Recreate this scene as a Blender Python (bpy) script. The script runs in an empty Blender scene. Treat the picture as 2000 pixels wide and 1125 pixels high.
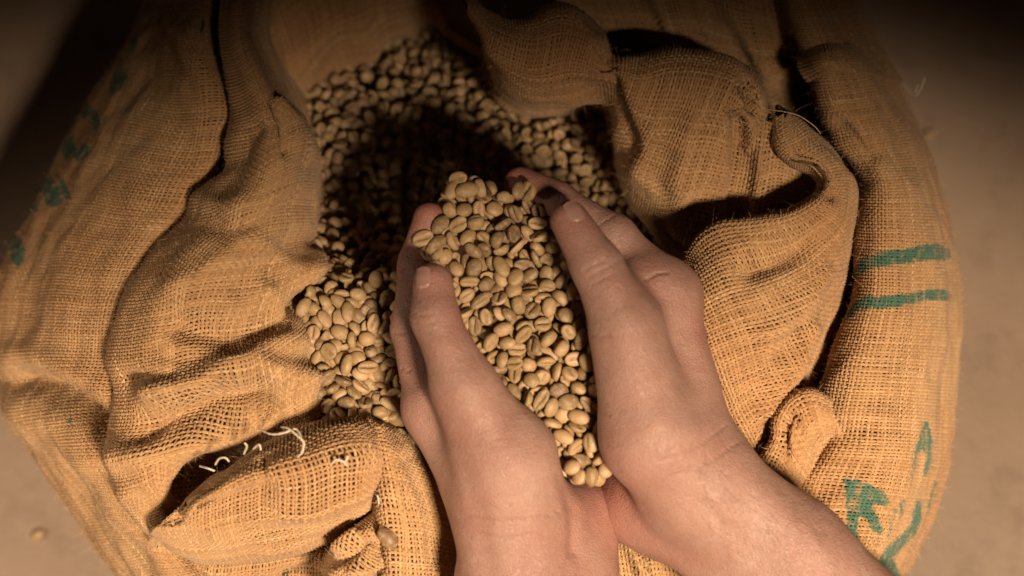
import bpy, math
import numpy as np
from mathutils import Vector, Matrix

# ------------------------------------------------------------------ camera
sc = bpy.context.scene
COL = sc.collection
DIST, TILT = 0.85, math.radians(12.0)
LENS, SENSOR = 50.0, 36.0
CAM = np.array([0.0, -DIST*math.sin(TILT), DIST*math.cos(TILT)])
cd = bpy.data.cameras.new('camera')
cd.lens, cd.sensor_width = LENS, SENSOR
cd.clip_start, cd.clip_end = 0.02, 30.0
cam = bpy.data.objects.new('camera', cd); COL.objects.link(cam)
cam.location = CAM; cam.rotation_euler = (TILT, 0, 0)
cd.dof.use_dof = True
cd.dof.focus_distance = 0.800
cd.dof.aperture_fstop = 4.5
sc.camera = cam

# ------------------------------------------------------------------ light
w = bpy.data.worlds.new('World'); sc.world = w; w.use_nodes = True
bg = w.node_tree.nodes['Background']
bg.inputs[0].default_value = (1.0, 0.62, 0.40, 1); bg.inputs[1].default_value = 0.011

def lamp(name, kind, loc, aim, energy, color, **kw):
    l = bpy.data.lights.new(name, kind); l.energy = energy; l.color = color
    for k, v in kw.items(): setattr(l, k, v)
    o = bpy.data.objects.new(name, l); COL.objects.link(o); o.location = loc
    o.rotation_euler = (Vector(aim)-Vector(loc)).to_track_quat('-Z', 'Y').to_euler()
    return o
lamp('spot_lamp', 'SPOT', (0.40, -0.69, 1.30), (0.14, -0.85, 0.0), 205.0, (1.0, 0.775, 0.55),
     spot_size=math.radians(76), spot_blend=0.17, shadow_soft_size=0.11)
lamp('side_fill', 'SPOT', (-1.0, -0.35, 0.62), (-0.5, -0.68, 0.0), 29.0, (1.0, 0.775, 0.55),  # added fill without a real source, brightens left floor and side panel
     spot_size=math.radians(92), spot_blend=0.20, shadow_soft_size=0.16)

sc.view_settings.view_transform = 'Standard'
sc.view_settings.look = 'None'
sc.view_settings.exposure = 0.0
sc.view_settings.gamma = 1.0
sc.view_settings.use_curve_mapping = False

# ------------------------------------------------------------------ helpers
CT, ST = math.cos(TILT), math.sin(TILT)
PXW, PXH = 2000.0, 1125.0
def P(px, py, zmm):
    """point of the place seen at photo pixel (px, py) that lies zmm above the bean level"""
    u = (px-PXW/2)/PXW*SENSOR/LENS; v = (PXH/2-py)/PXW*SENSOR/LENS
    d = np.array([u, v*CT + ST, v*ST - CT])
    t = (zmm/1000.0 - CAM[2])/d[2]
    return CAM + d*t
def PX(pts):
    q = pts - CAM
    x = q[..., 0]; y = q[..., 1]*CT + q[..., 2]*ST; z = q[..., 1]*ST - q[..., 2]*CT
    return np.stack([PXW/2 + x/z*LENS/SENSOR*PXW, PXH/2 - y/z*LENS/SENSOR*PXW], -1)

def obj(name, me, mat=None, parent=None, loc=None):
    o = bpy.data.objects.new(name, me); COL.objects.link(o)
    if mat is not None and me is not None and not me.materials: me.materials.append(mat)
    if parent is not None: o.parent = parent
    if loc is not None: o.location = loc
    return o
def tag(o, label=None, cat=None, group=None, kind=None):
    for k, v in (('label', label), ('category', cat), ('group', group), ('kind', kind)):
        if v: o[k] = v
    return o
def mesh(name, verts, faces, smooth=True):
    """verts (n,3), faces (m,k) arrays"""
    verts = np.asarray(verts, np.float32); faces = np.asarray(faces, np.int32)
    me = bpy.data.meshes.new(name); n, k = faces.shape
    me.vertices.add(len(verts)); me.vertices.foreach_set('co', verts.ravel())
    me.loops.add(n*k); me.loops.foreach_set('vertex_index', faces.ravel())
    me.polygons.add(n); me.polygons.foreach_set('loop_start', np.arange(0, n*k, k, dtype=np.int32))
    me.update(calc_edges=True)
    if smooth: me.polygons.foreach_set('use_smooth', np.ones(n, bool))
    me.validate()
    return me
def attr(me, name, data):
    a = me.attributes.new(name, 'FLOAT', 'POINT'); a.data.foreach_set('value', np.asarray(data, np.float32))

def _hash(i, j, k, seed):
    h = (i*374761393 + j*668265263 + k*2147483647 + seed*1274126177) & 0xFFFFFFFF
    h = ((h ^ (h >> 13))*1274126177) & 0xFFFFFFFF
    return ((h ^ (h >> 16)) & 0xFFFF)/32767.5 - 1.0
def noise(p, scale, seed=0):
    """smooth value noise in -1..1 over points p, one lattice cell = scale metres"""
    q = np.asarray(p, float)/scale; f = np.floor(q); i = f.astype(np.int64); t = q-f; t = t*t*(3-2*t)
    r = 0
    for a in (0, 1):
        for b in (0, 1):
            for c in (0, 1):
                wgt = (t[..., 0] if a else 1-t[..., 0])*(t[..., 1] if b else 1-t[..., 1])*(t[..., 2] if c else 1-t[..., 2])
                r = r + wgt*_hash(i[..., 0]+a, i[..., 1]+b, i[..., 2]+c, seed)
    return r

def catmull(pts, n):
    """equal arc length samples of a Catmull-Rom curve through pts"""
    pts = np.asarray(pts, float); m = len(pts)
    ext = np.vstack([2*pts[0]-pts[1], pts, 2*pts[-1]-pts[-2]])
    t = np.linspace(0, m-1, max(24*m, 64)); i = np.minimum(t.astype(int), m-2); f = (t-i)[:, None]
    p0, p1, p2, p3 = ext[i], ext[i+1], ext[i+2], ext[i+3]
    c = 0.5*((2*p1)+(p2-p0)*f+(2*p0-5*p1+4*p2-p3)*f**2+(3*p1-p0-3*p2+p3)*f**3)
    s = np.r_[0, np.cumsum(np.linalg.norm(np.diff(c, axis=0), axis=1))]
    q = np.linspace(0, s[-1], n)
    return np.stack([np.interp(q, s, c[:, k]) for k in range(3)], -1)

def polydist(p, line):
    """distance in pixels from points p (n,2) to a polyline"""
    best = np.full(len(p), 1e9)
    for a, b in zip(line[:-1], line[1:]):
        a = np.array(a, float); d = np.array(b, float)-a
        t = np.clip(((p-a)@d)/max(d@d, 1e-9), 0, 1)
        best = np.minimum(best, np.hypot(*(p-a-t[:, None]*d).T))
    return best
def inpoly(p, poly):
    x, y = p[:, 0], p[:, 1]; r = np.zeros(len(p), bool)
    for (x1, y1), (x2, y2) in zip(poly, poly[1:]+poly[:1]):
        if y1 == y2: continue
        c = ((y1 > y) != (y2 > y)) & (x < (x2-x1)*(y-y1)/(y2-y1)+x1)
        r ^= c
    return r

# ------------------------------------------------------------------ materials
class NT:
    def __init__(s, name):
        s.m = bpy.data.materials.new(name); s.m.use_nodes = True
        s.t = s.m.node_tree; s.b = s.t.nodes['Principled BSDF']
    def n(s, typ, **kw):
        nd = s.t.nodes.new(typ)
        for k, v in kw.items():
            if isinstance(k, str) and hasattr(nd, k): setattr(nd, k, v)
        return nd
    def l(s, a, b): s.t.links.new(a, b)
    def coord(s): return s.n('ShaderNodeTexCoord').outputs['Object']
    def noise(s, scale, detail=3, rough=0.55, vec=None):
        nd = s.n('ShaderNodeTexNoise'); nd.inputs['Scale'].default_value = scale
        nd.inputs['Detail'].default_value = detail; nd.inputs['Roughness'].default_value = rough
        s.l(vec if vec is not None else s.coord(), nd.inputs['Vector']); return nd.outputs['Fac']
    def ramp(s, fac, stops):
        nd = s.n('ShaderNodeValToRGB'); e = nd.color_ramp.elements
        while len(e) < len(stops): e.new(0.5)
        for el, (p, c) in zip(e, stops):
            el.position = p; el.color = (*c, 1)
        s.l(fac, nd.inputs[0]); return nd.outputs[0]
    def mix(s, fac, a, b, mode='MIX'):
        nd = s.n('ShaderNodeMix'); nd.data_type = 'RGBA'; nd.blend_type = mode
        for sock, v in ((nd.inputs[0], fac), (nd.inputs[6], a), (nd.inputs[7], b)):
            if isinstance(v, (int, float)): sock.default_value = v
            elif isinstance(v, tuple): sock.default_value = (*v, 1)
            else: s.l(v, sock)
        return nd.outputs[2]
    def math(s, op, a, b=0.0):
        nd = s.n('ShaderNodeMath'); nd.operation = op
        for sock, v in ((nd.inputs[0], a), (nd.inputs[1], b)):
            if isinstance(v, (int, float)): sock.default_value = v
            else: s.l(v, sock)
        return nd.outputs[0]
    def attr(s, name):
        nd = s.n('ShaderNodeAttribute'); nd.attribute_name = name; return nd.outputs['Fac']
    def bump(s, h, strength, dist):
        nd = s.n('ShaderNodeBump'); nd.inputs['Strength'].default_value = strength
        nd.inputs['Distance'].default_value = dist; s.l(h, nd.inputs['Height'])
        s.l(nd.outputs[0], s.b.inputs['Normal'])
    def set(s, **kw):
        for k, v in kw.items():
            sock = s.b.inputs[k.replace('_', ' ')]
            if isinstance(v, (int, float)): sock.default_value = v
            elif isinstance(v, tuple): sock.default_value = (*v, 1) if len(v) == 3 and sock.type == 'RGBA' else v
            else: s.l(v, sock)
        return s.m

def mat_burlap():
    t = NT('burlap_yarn')
    tone = t.attr('tone')
    col = t.ramp(tone, [(0.0, (0.22, 0.12, 0.052)), (0.35, (0.42, 0.245, 0.112)), (0.7, (0.57, 0.355, 0.172)), (1.0, (0.72, 0.51, 0.29))])
    stain = t.noise(9.0, 4)
    col = t.mix(t.ramp(stain, [(0.35, (0, 0, 0)), (0.7, (0.55, 0.55, 0.55))]), col, (0.80, 0.62, 0.50), 'MULTIPLY')
    ink = t.mix(t.noise(300, 2), (0.02, 0.105, 0.075), (0.055, 0.19, 0.135))
    col = t.mix(t.attr('ink'), col, ink)
    fine = t.noise(2600, 3, 0.7)
    col = t.mix(0.35, col, t.ramp(fine, [(0.3, (0.45, 0.42, 0.4)), (0.7, (1.0, 1.0, 1.0))]), 'MULTIPLY')
    t.bump(t.noise(1800, 4, 0.7), 0.7, 0.0006)
    return t.set(Base_Color=col, Roughness=0.85, Specular_IOR_Level=0.22, Sheen_Weight=0.12, Sheen_Roughness=0.5)
def mat_plain(name, c1, c2, scale, rough=0.8, bump=None, spec=0.3):
    t = NT(name)
    n = t.noise(scale, 4)
    if bump: t.bump(t.noise(bump[0], 4), bump[1], bump[2])
    return t.set(Base_Color=t.mix(n, c1, c2), Roughness=rough, Specular_IOR_Level=spec)
def mat_floor():
    t = NT('concrete_floor')
    a = t.ramp(t.noise(6, 6, 0.6), [(0.3, (0.225, 0.155, 0.107)), (0.7, (0.28, 0.202, 0.143))])
    b = t.ramp(t.noise(22, 6, 0.7), [(0.34, (0.42, 0.38, 0.34)), (0.47, (1, 1, 1)), (0.62, (1, 1, 1)), (0.72, (1.15, 1.12, 1.08))])
    col = t.mix(0.28, a, b, 'MULTIPLY')
    t.bump(t.noise(120, 5), 0.3, 0.002)
    return t.set(Base_Color=col, Roughness=0.55, Specular_IOR_Level=0.35)
def mat_skin():
    t = NT('skin')
    col = t.ramp(t.noise(26, 6, 0.65), [(0.28, (0.270, 0.130, 0.100)), (0.55, (0.318, 0.182, 0.141)), (0.8, (0.375, 0.235, 0.190))])
    col = t.mix(t.attr('red'), col, (0.34, 0.125, 0.095))
    # faint veins and mottling
    vein = t.ramp(t.noise(55, 2, 0.5), [(0.47, (1, 1, 1)), (0.5, (0.80, 0.82, 0.84)), (0.53, (1, 1, 1))])
    col = t.mix(0.35, col, vein, 'MULTIPLY')
    vo = t.n('ShaderNodeTexVoronoi'); vo.inputs['Scale'].default_value = 620; vo.feature = 'DISTANCE_TO_EDGE'
    t.l(t.coord(), vo.inputs['Vector'])
    pores = t.math('ADD', t.math('MULTIPLY', t.math('MINIMUM', vo.outputs['Distance'], 0.25), 3.0), t.noise(900, 3, 0.6))
    frk = t.ramp(t.noise(210, 2, 0.5), [(0.66, (1, 1, 1)), (0.74, (0.74, 0.62, 0.56))])
    col = t.mix(0.5, col, frk, 'MULTIPLY')
    h = t.math('ADD', t.math('MULTIPLY', pores, 0.25), t.math('ADD', t.math('MULTIPLY', t.noise(260, 4, 0.6), 0.45), t.math('MULTIPLY', t.attr('crease'), -1.6)))
    t.bump(h, 0.8, 0.0012)
    rough = t.ramp(t.noise(120, 3), [(0.3, (0.43, 0.43, 0.43)), (0.7, (0.58, 0.58, 0.58))])
    m = t.set(Base_Color=col, Roughness=rough, Specular_IOR_Level=0.45, Subsurface_Weight=0.22, Subsurface_Scale=0.0035)
    t.b.inputs['Subsurface Radius'].default_value = (1.0, 0.35, 0.18)
    return m
def mat_nail():
    t = NT('fingernail')
    return t.set(Base_Color=t.mix(t.noise(150), (0.31, 0.17, 0.135), (0.35, 0.20, 0.165)), Roughness=0.3, Specular_IOR_Level=0.5, Subsurface_Weight=0.1, Subsurface_Scale=0.002)
def mat_bean(attr_random):
    t = NT('green_coffee_bean')
    if attr_random: rnd = t.attr('rnd')
    else: rnd = t.n('ShaderNodeObjectInfo').outputs['Random']
    col = t.ramp(rnd, [(0.0, (0.17, 0.10, 0.05)), (0.12, (0.23, 0.145, 0.068)), (0.4, (0.315, 0.205, 0.092)), (0.6, (0.345, 0.22, 0.104)), (0.85, (0.385, 0.242, 0.122)), (1.0, (0.47, 0.31, 0.17))])
    sk = t.ramp(t.noise(330, 4, 0.65), [(0.45, (0, 0, 0)), (0.75, (0.6, 0.6, 0.6))])
    col = t.mix(sk, col, (0.55, 0.43, 0.27))
    col = t.mix(t.attr('groove'), col, (0.24, 0.155, 0.075))
    t.bump(t.noise(700, 4, 0.6), 0.35, 0.0006)
    return t.set(Base_Color=col, Roughness=0.5, Specular_IOR_Level=0.35, Subsurface_Weight=0.04, Subsurface_Scale=0.001)
M_BURLAP = mat_burlap()
M_LINER = mat_plain('darkened_liner', (0.030, 0.034, 0.018), (0.055, 0.050, 0.028), 60, 0.6)  # greenish liner, colour darkened so gaps between yarns look shaded
M_PLY = mat_plain('darkened_ply', (0.085, 0.045, 0.018), (0.13, 0.07, 0.03), 80, 0.95)  # burlap brown with the shade of the weave's holes put into its colour
M_SACKING = mat_plain('plain_sacking', (0.36, 0.20, 0.085), (0.48, 0.28, 0.125), 400, 0.9, (420, 0.8, 0.002))
M_FUZZ = mat_plain('jute_fibre', (0.50, 0.31, 0.14), (0.66, 0.46, 0.25), 90, 0.7)
M_COTTON = mat_plain('cotton_thread', (0.52, 0.42, 0.31), (0.66, 0.56, 0.44), 500, 0.85, (1500, 0.6, 0.0006))
M_FLOOR = mat_floor(); M_SKIN = mat_skin(); M_NAIL = mat_nail()
M_BEAN = mat_bean(False); M_BEANS = mat_bean(True)
M_HAIR = mat_plain('body_hair', (0.10, 0.055, 0.03), (0.16, 0.09, 0.05), 50, 0.5)
# ------------------------------------------------------------------ floor
FLOOR_Z = -0.380
me = mesh('floor', [(-2.5, -2.5, FLOOR_Z), (2.5, -2.5, FLOOR_Z), (2.5, 2.5, FLOOR_Z), (-2.5, 2.5, FLOOR_Z)], [(0, 1, 2, 3)], False)
tag(obj('floor', me, M_FLOOR), kind='structure')

# ------------------------------------------------------------------ woven cloth
PITCH = 0.00240
def loft(rows, ns=420, nt=420):
    R = np.stack([catmull([P(*p) for p in r], ns) for r in rows])       # rows x ns x 3
    m = len(R); ext = np.concatenate([2*R[:1]-R[1:2], R, 2*R[-1:]-R[-2:-1]])
    t = np.linspace(0, m-1, 16*m); i = np.minimum(t.astype(int), m-2); f = (t-i)[:, None, None]
    p0, p1, p2, p3 = ext[i], ext[i+1], ext[i+2], ext[i+3]
    c = 0.5*((2*p1)+(p2-p0)*f+(2*p0-5*p1+4*p2-p3)*f**2+(3*p1-p0-3*p2+p3)*f**3)
    s = np.r_[0, np.cumsum(np.linalg.norm(np.diff(c, axis=0), axis=2).mean(1))]
    q = np.interp(np.linspace(0, s[-1], nt), s, np.arange(len(s)))
    i = np.minimum(q.astype(int), len(s)-2); f = (q-i)[:, None, None]
    return c[i]*(1-f)+c[i+1]*f
def normals(G):
    ds = np.gradient(G, axis=1); dt = np.gradient(G, axis=0)
    n = np.cross(ds, dt); n /= np.linalg.norm(n, axis=2, keepdims=True)+1e-12
    up = (n*(CAM-G)).sum(2)*np.clip((G[..., 2]+0.06)/0.06, 0, 1)     # outward = towards the viewer on the upper parts
    return n if up.sum() > 0 else -n
def shape(G, strokes, wr, seed):
    n = normals(G)
    d = wr*(0.0045*noise(G, 0.055, seed)+0.0028*noise(G, 0.026, seed+1)+0.0012*noise(G, 0.012, seed+2))
    px = PX(G).reshape(-1, 2)
    add = np.zeros(len(px))
    for line, wid, h in strokes:
        dd = polydist(px, line); add += h/1000.0*np.exp(-(dd/wid)**2)
    return G + n*(d+add.reshape(d.shape))[..., None]
def sample(A, t, s):
    """bilinear sample of grid A at fractional t, s in 0..1"""
    a = np.clip(t, 0, 1)*(A.shape[0]-1); b = np.clip(s, 0, 1)*(A.shape[1]-1)
    i = np.minimum(a.astype(int), A.shape[0]-2); j = np.minimum(b.astype(int), A.shape[1]-2)
    f = (a-i)[..., None]; g = (b-j)[..., None]
    return (A[i, j]*(1-g)+A[i, j+1]*g)*(1-f)+(A[i+1, j]*(1-g)+A[i+1, j+1]*g)*f

QUEUE = []
def weave(name, G, parent, *a, **k): QUEUE.append((name, G, parent, a, k))
EYES = [CAM, CAM+np.array([0.16, 0, 0]), CAM-np.array([0.16, 0, 0]), CAM+np.array([0, 0.14, 0]), CAM-np.array([0, 0.14, 0])]
def grid_px(p, eye):
    q = PX(p-eye+CAM)
    return np.floor((q[..., 0]+400)/7).astype(int), np.floor((q[..., 1]+300)/7).astype(int), np.linalg.norm(p-eye, axis=-1)
ZB = []
def depth_maps():
    for eye in EYES:
        z = np.full((400, 246), 9.0)
        for _, G, *_r in QUEUE:
            i, j, d = grid_px(G.reshape(-1, 3), eye); m = (i >= 0) & (i < 400) & (j >= 0) & (j < 246)
            np.minimum.at(z, (i[m], j[m]), d[m])
        ZB.append(z)
def seen(p):
    """could be looked at from the camera's place or a step beside it"""
    r = np.zeros(len(p), bool)
    for eye, z in zip(EYES, ZB):
        i, j, d = grid_px(p, eye); m = (i >= 0) & (i < 400) & (j >= 0) & (j < 246)
        r[m] |= d[m] < z[i[m], j[m]]+0.022
    q = PX(p)
    return r & (p[:, 2] > -0.215) & (q[:, 0] > -90) & (q[:, 0] < 2090) & (q[:, 1] > -70) & (q[:, 1] < 1190)
def weave_now(name, G, parent, ink=None, lining=None, seed=0, fuzz=0.0, trim=0, tail=0, cull=True, pitch=PITCH, gap=0.70, off=0.004, skew=0.0):
    rng = np.random.default_rng(seed)
    N = normals(G)
    ls = np.linalg.norm(np.diff(G, axis=1), axis=2).sum(1); lt = np.linalg.norm(np.diff(G, axis=0), axis=2).sum(0)
    ns = max(4, int(np.percentile(ls, 62)/pitch)); nt = max(4, int(np.percentile(lt, 62)/pitch))
    V, F, T, I = [], [], [], []
    base = 0
    for along in (0, 1):                                    # 0: yarns running along s, 1: along t
        nth, ncr = (nt, ns) if along == 0 else (ns, nt)
        i = np.arange(nth)[:, None]; k = np.arange(2*ncr+1)[None, :]
        a = (i+0.5)/nth + 0*k; b = k/(2.0*ncr) + 0*i
        q = np.stack([i*0.37+0*k, b*ncr*0.11, 0*a+seed+along*7.3], -1)
        lat = 0.15*noise(q, 1.0, seed+5)+0.07*rng.standard_normal((nth, 1))
        a = a + lat/nth
        t, s = (a, b) if along == 0 else (b, a)
        c = sample(G, t, s); n = sample(N, t, s); n /= np.linalg.norm(n, axis=2, keepdims=True)
        d = np.gradient(c, axis=1); d /= np.linalg.norm(d, axis=2, keepdims=True)+1e-12
        l = np.cross(n, d)
        # neighbours' distance so that yarns squeezed together do not overlap
        sp = np.linalg.norm(np.gradient(c, axis=0), axis=2) if nth > 2 else np.full(c.shape[:2], pitch)
        wth = gap*pitch*(1+0.09*rng.standard_normal((nth, 1))+0.17*noise(q*np.array([3.1, 2.6, 1]), 1.0, seed+9))
        wth = np.clip(np.minimum(wth, sp*0.83), pitch*0.2, pitch*1.25)
        over = np.where(k % 2 == 1, np.where((i+(k//2)+along) % 2 == 0, 1.0, -1.0), 0.0)
        h = 0.00060*over + 0.00018*noise(q*np.array([2.0, 3.0, 1]), 1.0, seed+3)
        prof = np.array([(-0.5, -0.00060), (0.0, 0.00042), (0.5, -0.00060)])
        v = c[:, :, None]+l[:, :, None]*(wth[:, :, None, None]*prof[None, None, :, 0:1])+n[:, :, None]*(h[:, :, None, None]+prof[None, None, :, 1:2])
        tone = 0.55+0.10*rng.standard_normal((nth, 1))+0.20*noise(q*np.array([5, 1.7, 1]), 1.0, seed+13)
        tone = np.repeat(np.clip(tone, 0, 1)[:, :, None], 3, 2)
        m = v.shape[1]
        idx = base+np.arange(nth*m*3).reshape(nth, m, 3)
        f = np.stack([idx[:, :-1, :-1], idx[:, 1:, :-1], idx[:, 1:, 1:], idx[:, :-1, 1:]], -1).reshape(-1, 4)
        V.append(v.reshape(-1, 3)); F.append(f); T.append(tone.ravel()); base += nth*m*3
    V = np.concatenate(V); F = np.concatenate(F); T = np.concatenate(T)
    if cull: F = F[seen(V[F[:, 0]])]
    use = np.zeros(len(V), bool); use[F.ravel()] = True; re = np.cumsum(use)-1
    V, T, F = V[use], T[use], re[F]
    me = mesh(name, V, F)
    attr(me, 'tone', T)
    K = np.zeros(len(V))
    if ink:
        px = PX(V)
        jit = np.stack([noise(V, 0.004, 31), noise(V, 0.004, 32)], -1)*3.0
        for poly in ink: K[inpoly(px+jit, poly)] = 1.0
        K *= 0.93*np.clip(1.0+0.9*noise(V, 0.0035, 77)+0.5*noise(V, 0.012, 78), 0, 1)
    attr(me, 'ink', K)
    o = obj(name, me, M_BURLAP, parent)
    if lining is not None:                                  # second layer behind the open weave, darkened to put shade in the holes
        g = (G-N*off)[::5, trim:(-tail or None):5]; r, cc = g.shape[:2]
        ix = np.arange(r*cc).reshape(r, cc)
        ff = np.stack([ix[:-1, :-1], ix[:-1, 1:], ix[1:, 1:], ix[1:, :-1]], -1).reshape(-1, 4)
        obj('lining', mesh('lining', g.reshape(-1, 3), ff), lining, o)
        gg = G[::5, ::5]; r, cc = gg.shape[:2]; ix = np.arange(r*cc).reshape(r, cc)
        ff = np.stack([ix[:-1, :-1], ix[:-1, 1:], ix[1:, 1:], ix[1:, :-1]], -1).reshape(-1, 4)
        gv = gg.reshape(-1, 3); mid = gv[ff].mean(1); qq = PX(mid)
        low = (mid[:, 2] < -0.20) | (qq[:, 0] < -80) | (qq[:, 0] > 2080) | (qq[:, 1] < -60) | (qq[:, 1] > 1180)
        if low.any() and lining is M_LINER: obj('lower_cloth', mesh('lower_cloth', gv, ff[low]), M_SACKING, o)   # below and outside the view
    if fuzz:                                                # loose jute fibres standing off the cloth
        cnt = int(fuzz*np.mean(ls)*np.mean(lt)*1e4)
        t, s = rng.random(cnt), rng.random(cnt)
        c = sample(G, t, s); n = sample(N, t, s)
        dr = rng.standard_normal((cnt, 3)); dr -= n*(dr*n).sum(1, keepdims=True)*0.7; dr /= np.linalg.norm(dr, axis=1, keepdims=True)
        L = 0.002+0.0055*rng.random(cnt)**2; L *= np.where(rng.random(cnt) < 0.05, 2.0, 1)
        cur = rng.standard_normal((cnt, 3))*0.5
        pts = []
        for q in (0, .34, .67, 1.0):
            pts.append(c+n*(0.0006+L[:, None]*0.55*math.sin(q*2.3)*rng.uniform(0.4, 1.1, (cnt, 1)))+(dr*q+cur*q*q*0.6)*L[:, None])
        pts = np.stack(pts, 1)
        side = np.cross(dr, n)+0.3*rng.standard_normal((cnt, 3)); side /= np.linalg.norm(side, axis=1, keepdims=True)
        side = side[:, None]*0.000055*np.array([1, 1, .8, .3])[None, :, None]
        vv = np.stack([pts-side, pts+side], 2)
        vv = vv[seen(c)]; cnt = len(vv)
        ix = np.arange(cnt*8).reshape(cnt, 4, 2)
        ff = np.stack([ix[:, :-1, 0], ix[:, 1:, 0], ix[:, 1:, 1], ix[:, :-1, 1]], -1).reshape(-1, 4)
        tag(obj('loose_fibres', mesh('loose_fibres', vv.reshape(-1, 3), ff), M_FUZZ, o), kind='stuff')
    return o
def tube(name, pts, r, mat, parent, n=40, k=6, taper=True):
    c = catmull(pts, n); d = np.gradient(c, axis=0); d /= np.linalg.norm(d, axis=1, keepdims=True)
    a = np.cross(d, [0.2, 0.3, 1.0]); a /= np.linalg.norm(a, axis=1, keepdims=True); b = np.cross(d, a)
    rr = r*(1+0.18*np.sin(np.arange(n)*1.9))*(np.minimum(1, 0.35+np.minimum(np.arange(n), np.arange(n)[::-1])/2.0) if taper else 1)
    th = np.linspace(0, 2*math.pi, k, endpoint=False)
    v = c[:, None]+(a[:, None]*np.cos(th)[None, :, None]+b[:, None]*np.sin(th)[None, :, None])*np.reshape(rr, (-1, 1, 1))
    ix = np.arange(n*k).reshape(n, k); nx = np.roll(ix, -1, 1)
    f = np.stack([ix[:-1], nx[:-1], nx[1:], ix[1:]], -1).reshape(-1, 4)
    return obj(name, mesh(name, v.reshape(-1, 3), f), mat, parent)

def zrow(z, pts): return [(x, y, z) for x, y in pts]
sack = obj('burlap_sack', None)
sack.location = (0, 0, 0)
tag(sack, 'large open burlap sack with turned-down rim and green print, full of coffee beans', 'sack')

INK_LEFT = [
 [(254, 76), (264, 72), (268, 84), (262, 97), (252, 96)],
 [(238, 136), (246, 150), (238, 168), (224, 183), (214, 180), (218, 160), (228, 142)],
 [(170, 202), (186, 218), (194, 232), (192, 246), (184, 252), (178, 240), (166, 230), (158, 222), (162, 206)],
 [(140, 258), (146, 270), (142, 280), (150, 288), (162, 282), (172, 284), (170, 298), (160, 308), (146, 312), (130, 306), (124, 292), (130, 276)],
 [(84, 328), (94, 345), (106, 356), (116, 372), (118, 388), (104, 400), (92, 396), (84, 376), (79, 350)],
 [(112, 342), (124, 352), (134, 374), (138, 386), (128, 386), (118, 366)],
 [(52, 396), (62, 390), (72, 400), (70, 414), (56, 418), (44, 412)],
 [(28, 462), (40, 474), (47, 490), (44, 508), (34, 518), (22, 506), (20, 484)],
 [(130, 815), (138, 812), (141, 820), (136, 828), (130, 824)]]
INK_LEFT = [[(sum(q[0] for q in p)/len(p)+(x-sum(q[0] for q in p)/len(p))*1.18, sum(q[1] for q in p)/len(p)+(y-sum(q[1] for q in p)/len(p))*1.18) for x, y in p] for p in INK_LEFT]
INK_RIGHT = [
 [(1664, 546), (1672, 520), (1688, 502), (1720, 490), (1760, 488), (1800, 480), (1830, 476), (1852, 484), (1858, 500), (1850, 508), (1810, 508), (1770, 514), (1730, 518), (1700, 526), (1680, 534)],
 [(1646, 630), (1654, 606), (1668, 590), (1692, 578), (1730, 578), (1770, 574), (1810, 566), (1845, 564), (1860, 580), (1850, 588), (1810, 586), (1770, 596), (1730, 602), (1700, 602), (1678, 606)],
 [(1649, 934), (1680, 940), (1720, 955), (1738, 968), (1734, 992), (1712, 984), (1704, 990), (1716, 1012), (1726, 1032), (1718, 1046), (1706, 1036), (1694, 1014), (1684, 1006), (1676, 1014), (1674, 1040), (1676, 1070), (1660, 1062), (1650, 1046), (1654, 1014), (1652, 980)],
 [(1806, 820), (1814, 830), (1822, 858), (1820, 884), (1812, 926), (1804, 930), (1808, 890), (1800, 876), (1790, 890), (1782, 924), (1778, 948), (1780, 920), (1786, 880), (1796, 846)],
 [(1748, 990), (1752, 992), (1744, 1022), (1736, 1046), (1732, 1050), (1738, 1022)],
 [(1764, 974), (1767, 976), (1762, 1002), (1756, 1014), (1758, 994)],
 [(1790, 978), (1800, 980), (1800, 1012), (1788, 1044), (1762, 1072), (1742, 1090), (1760, 1125), (1780, 1150), (1720, 1150), (1712, 1100), (1730, 1070), (1754, 1050), (1778, 1026)],
 [(1826, 940), (1830, 942), (1822, 980), (1812, 1010), (1810, 1004), (1818, 976)]]

# left side of the sack, standing on the floor
A = loft([
 zrow(-376, [(420, -80), (330, 150), (230, 350), (190, 560), (210, 760), (290, 960), (420, 1220)]),
 zrow(-230, [(330, -80), (240, 130), (120, 340), (70, 540), (75, 740), (150, 950), (310, 1220)]),
 zrow(-120, [(322, -80), (236, 110), (152, 260), (72, 400), (20, 490), (-8, 580), (-14, 690), (14, 800), (60, 890), (130, 990), (230, 1125), (300, 1220)]),
 zrow(-42, [(355, -80), (300, 110), (230, 260), (160, 400), (108, 500), (78, 590), (72, 690), (96, 810), (138, 900), (195, 990), (290, 1125), (345, 1220)]),
 [(400, -80, 14), (366, 90, 14), (340, 240, 8), (275, 400, 4), (215, 500, 2), (178, 590, 0), (160, 700, -2), (172, 810, -4), (200, 900, -6), (240, 990, -8), (330, 1125, -15), (390, 1220, -20)],
 [(425, -80, 12), (412, 90, 12), (436, 240, 8), (400, 380, 4), (316, 500, 3), (270, 590, 2), (250, 700, 2), (258, 810, 0), (254, 900, -2), (294, 1000, -8), (400, 1125, -35), (430, 1220, -40)],
 [(450, -80, -70), (440, 90, -70), (470, 240, -80), (440, 400, -90), (360, 500, -90), (310, 590, -90), (290, 700, -90), (300, 810, -90), (300, 900, -90), (340, 1000, -90), (440, 1125, -100), (470, 1220, -110)]])
A = shape(A, [([(40, 742), (80, 752), (140, 790), (230, 850)], 24, -15), ([(40, 690), (100, 708), (170, 745), (240, 790)], 26, 6),
              ([(20, 800), (90, 830), (180, 890)], 40, 7), ([(350, 60), (395, 150), (430, 230)], 18, 6), ([(300, 150), (370, 300)], 30, -4)], 0.8, 11)
weave('side_panel', A, sack, INK_LEFT, M_LINER, 1, 3.5, gap=0.67)

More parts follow.
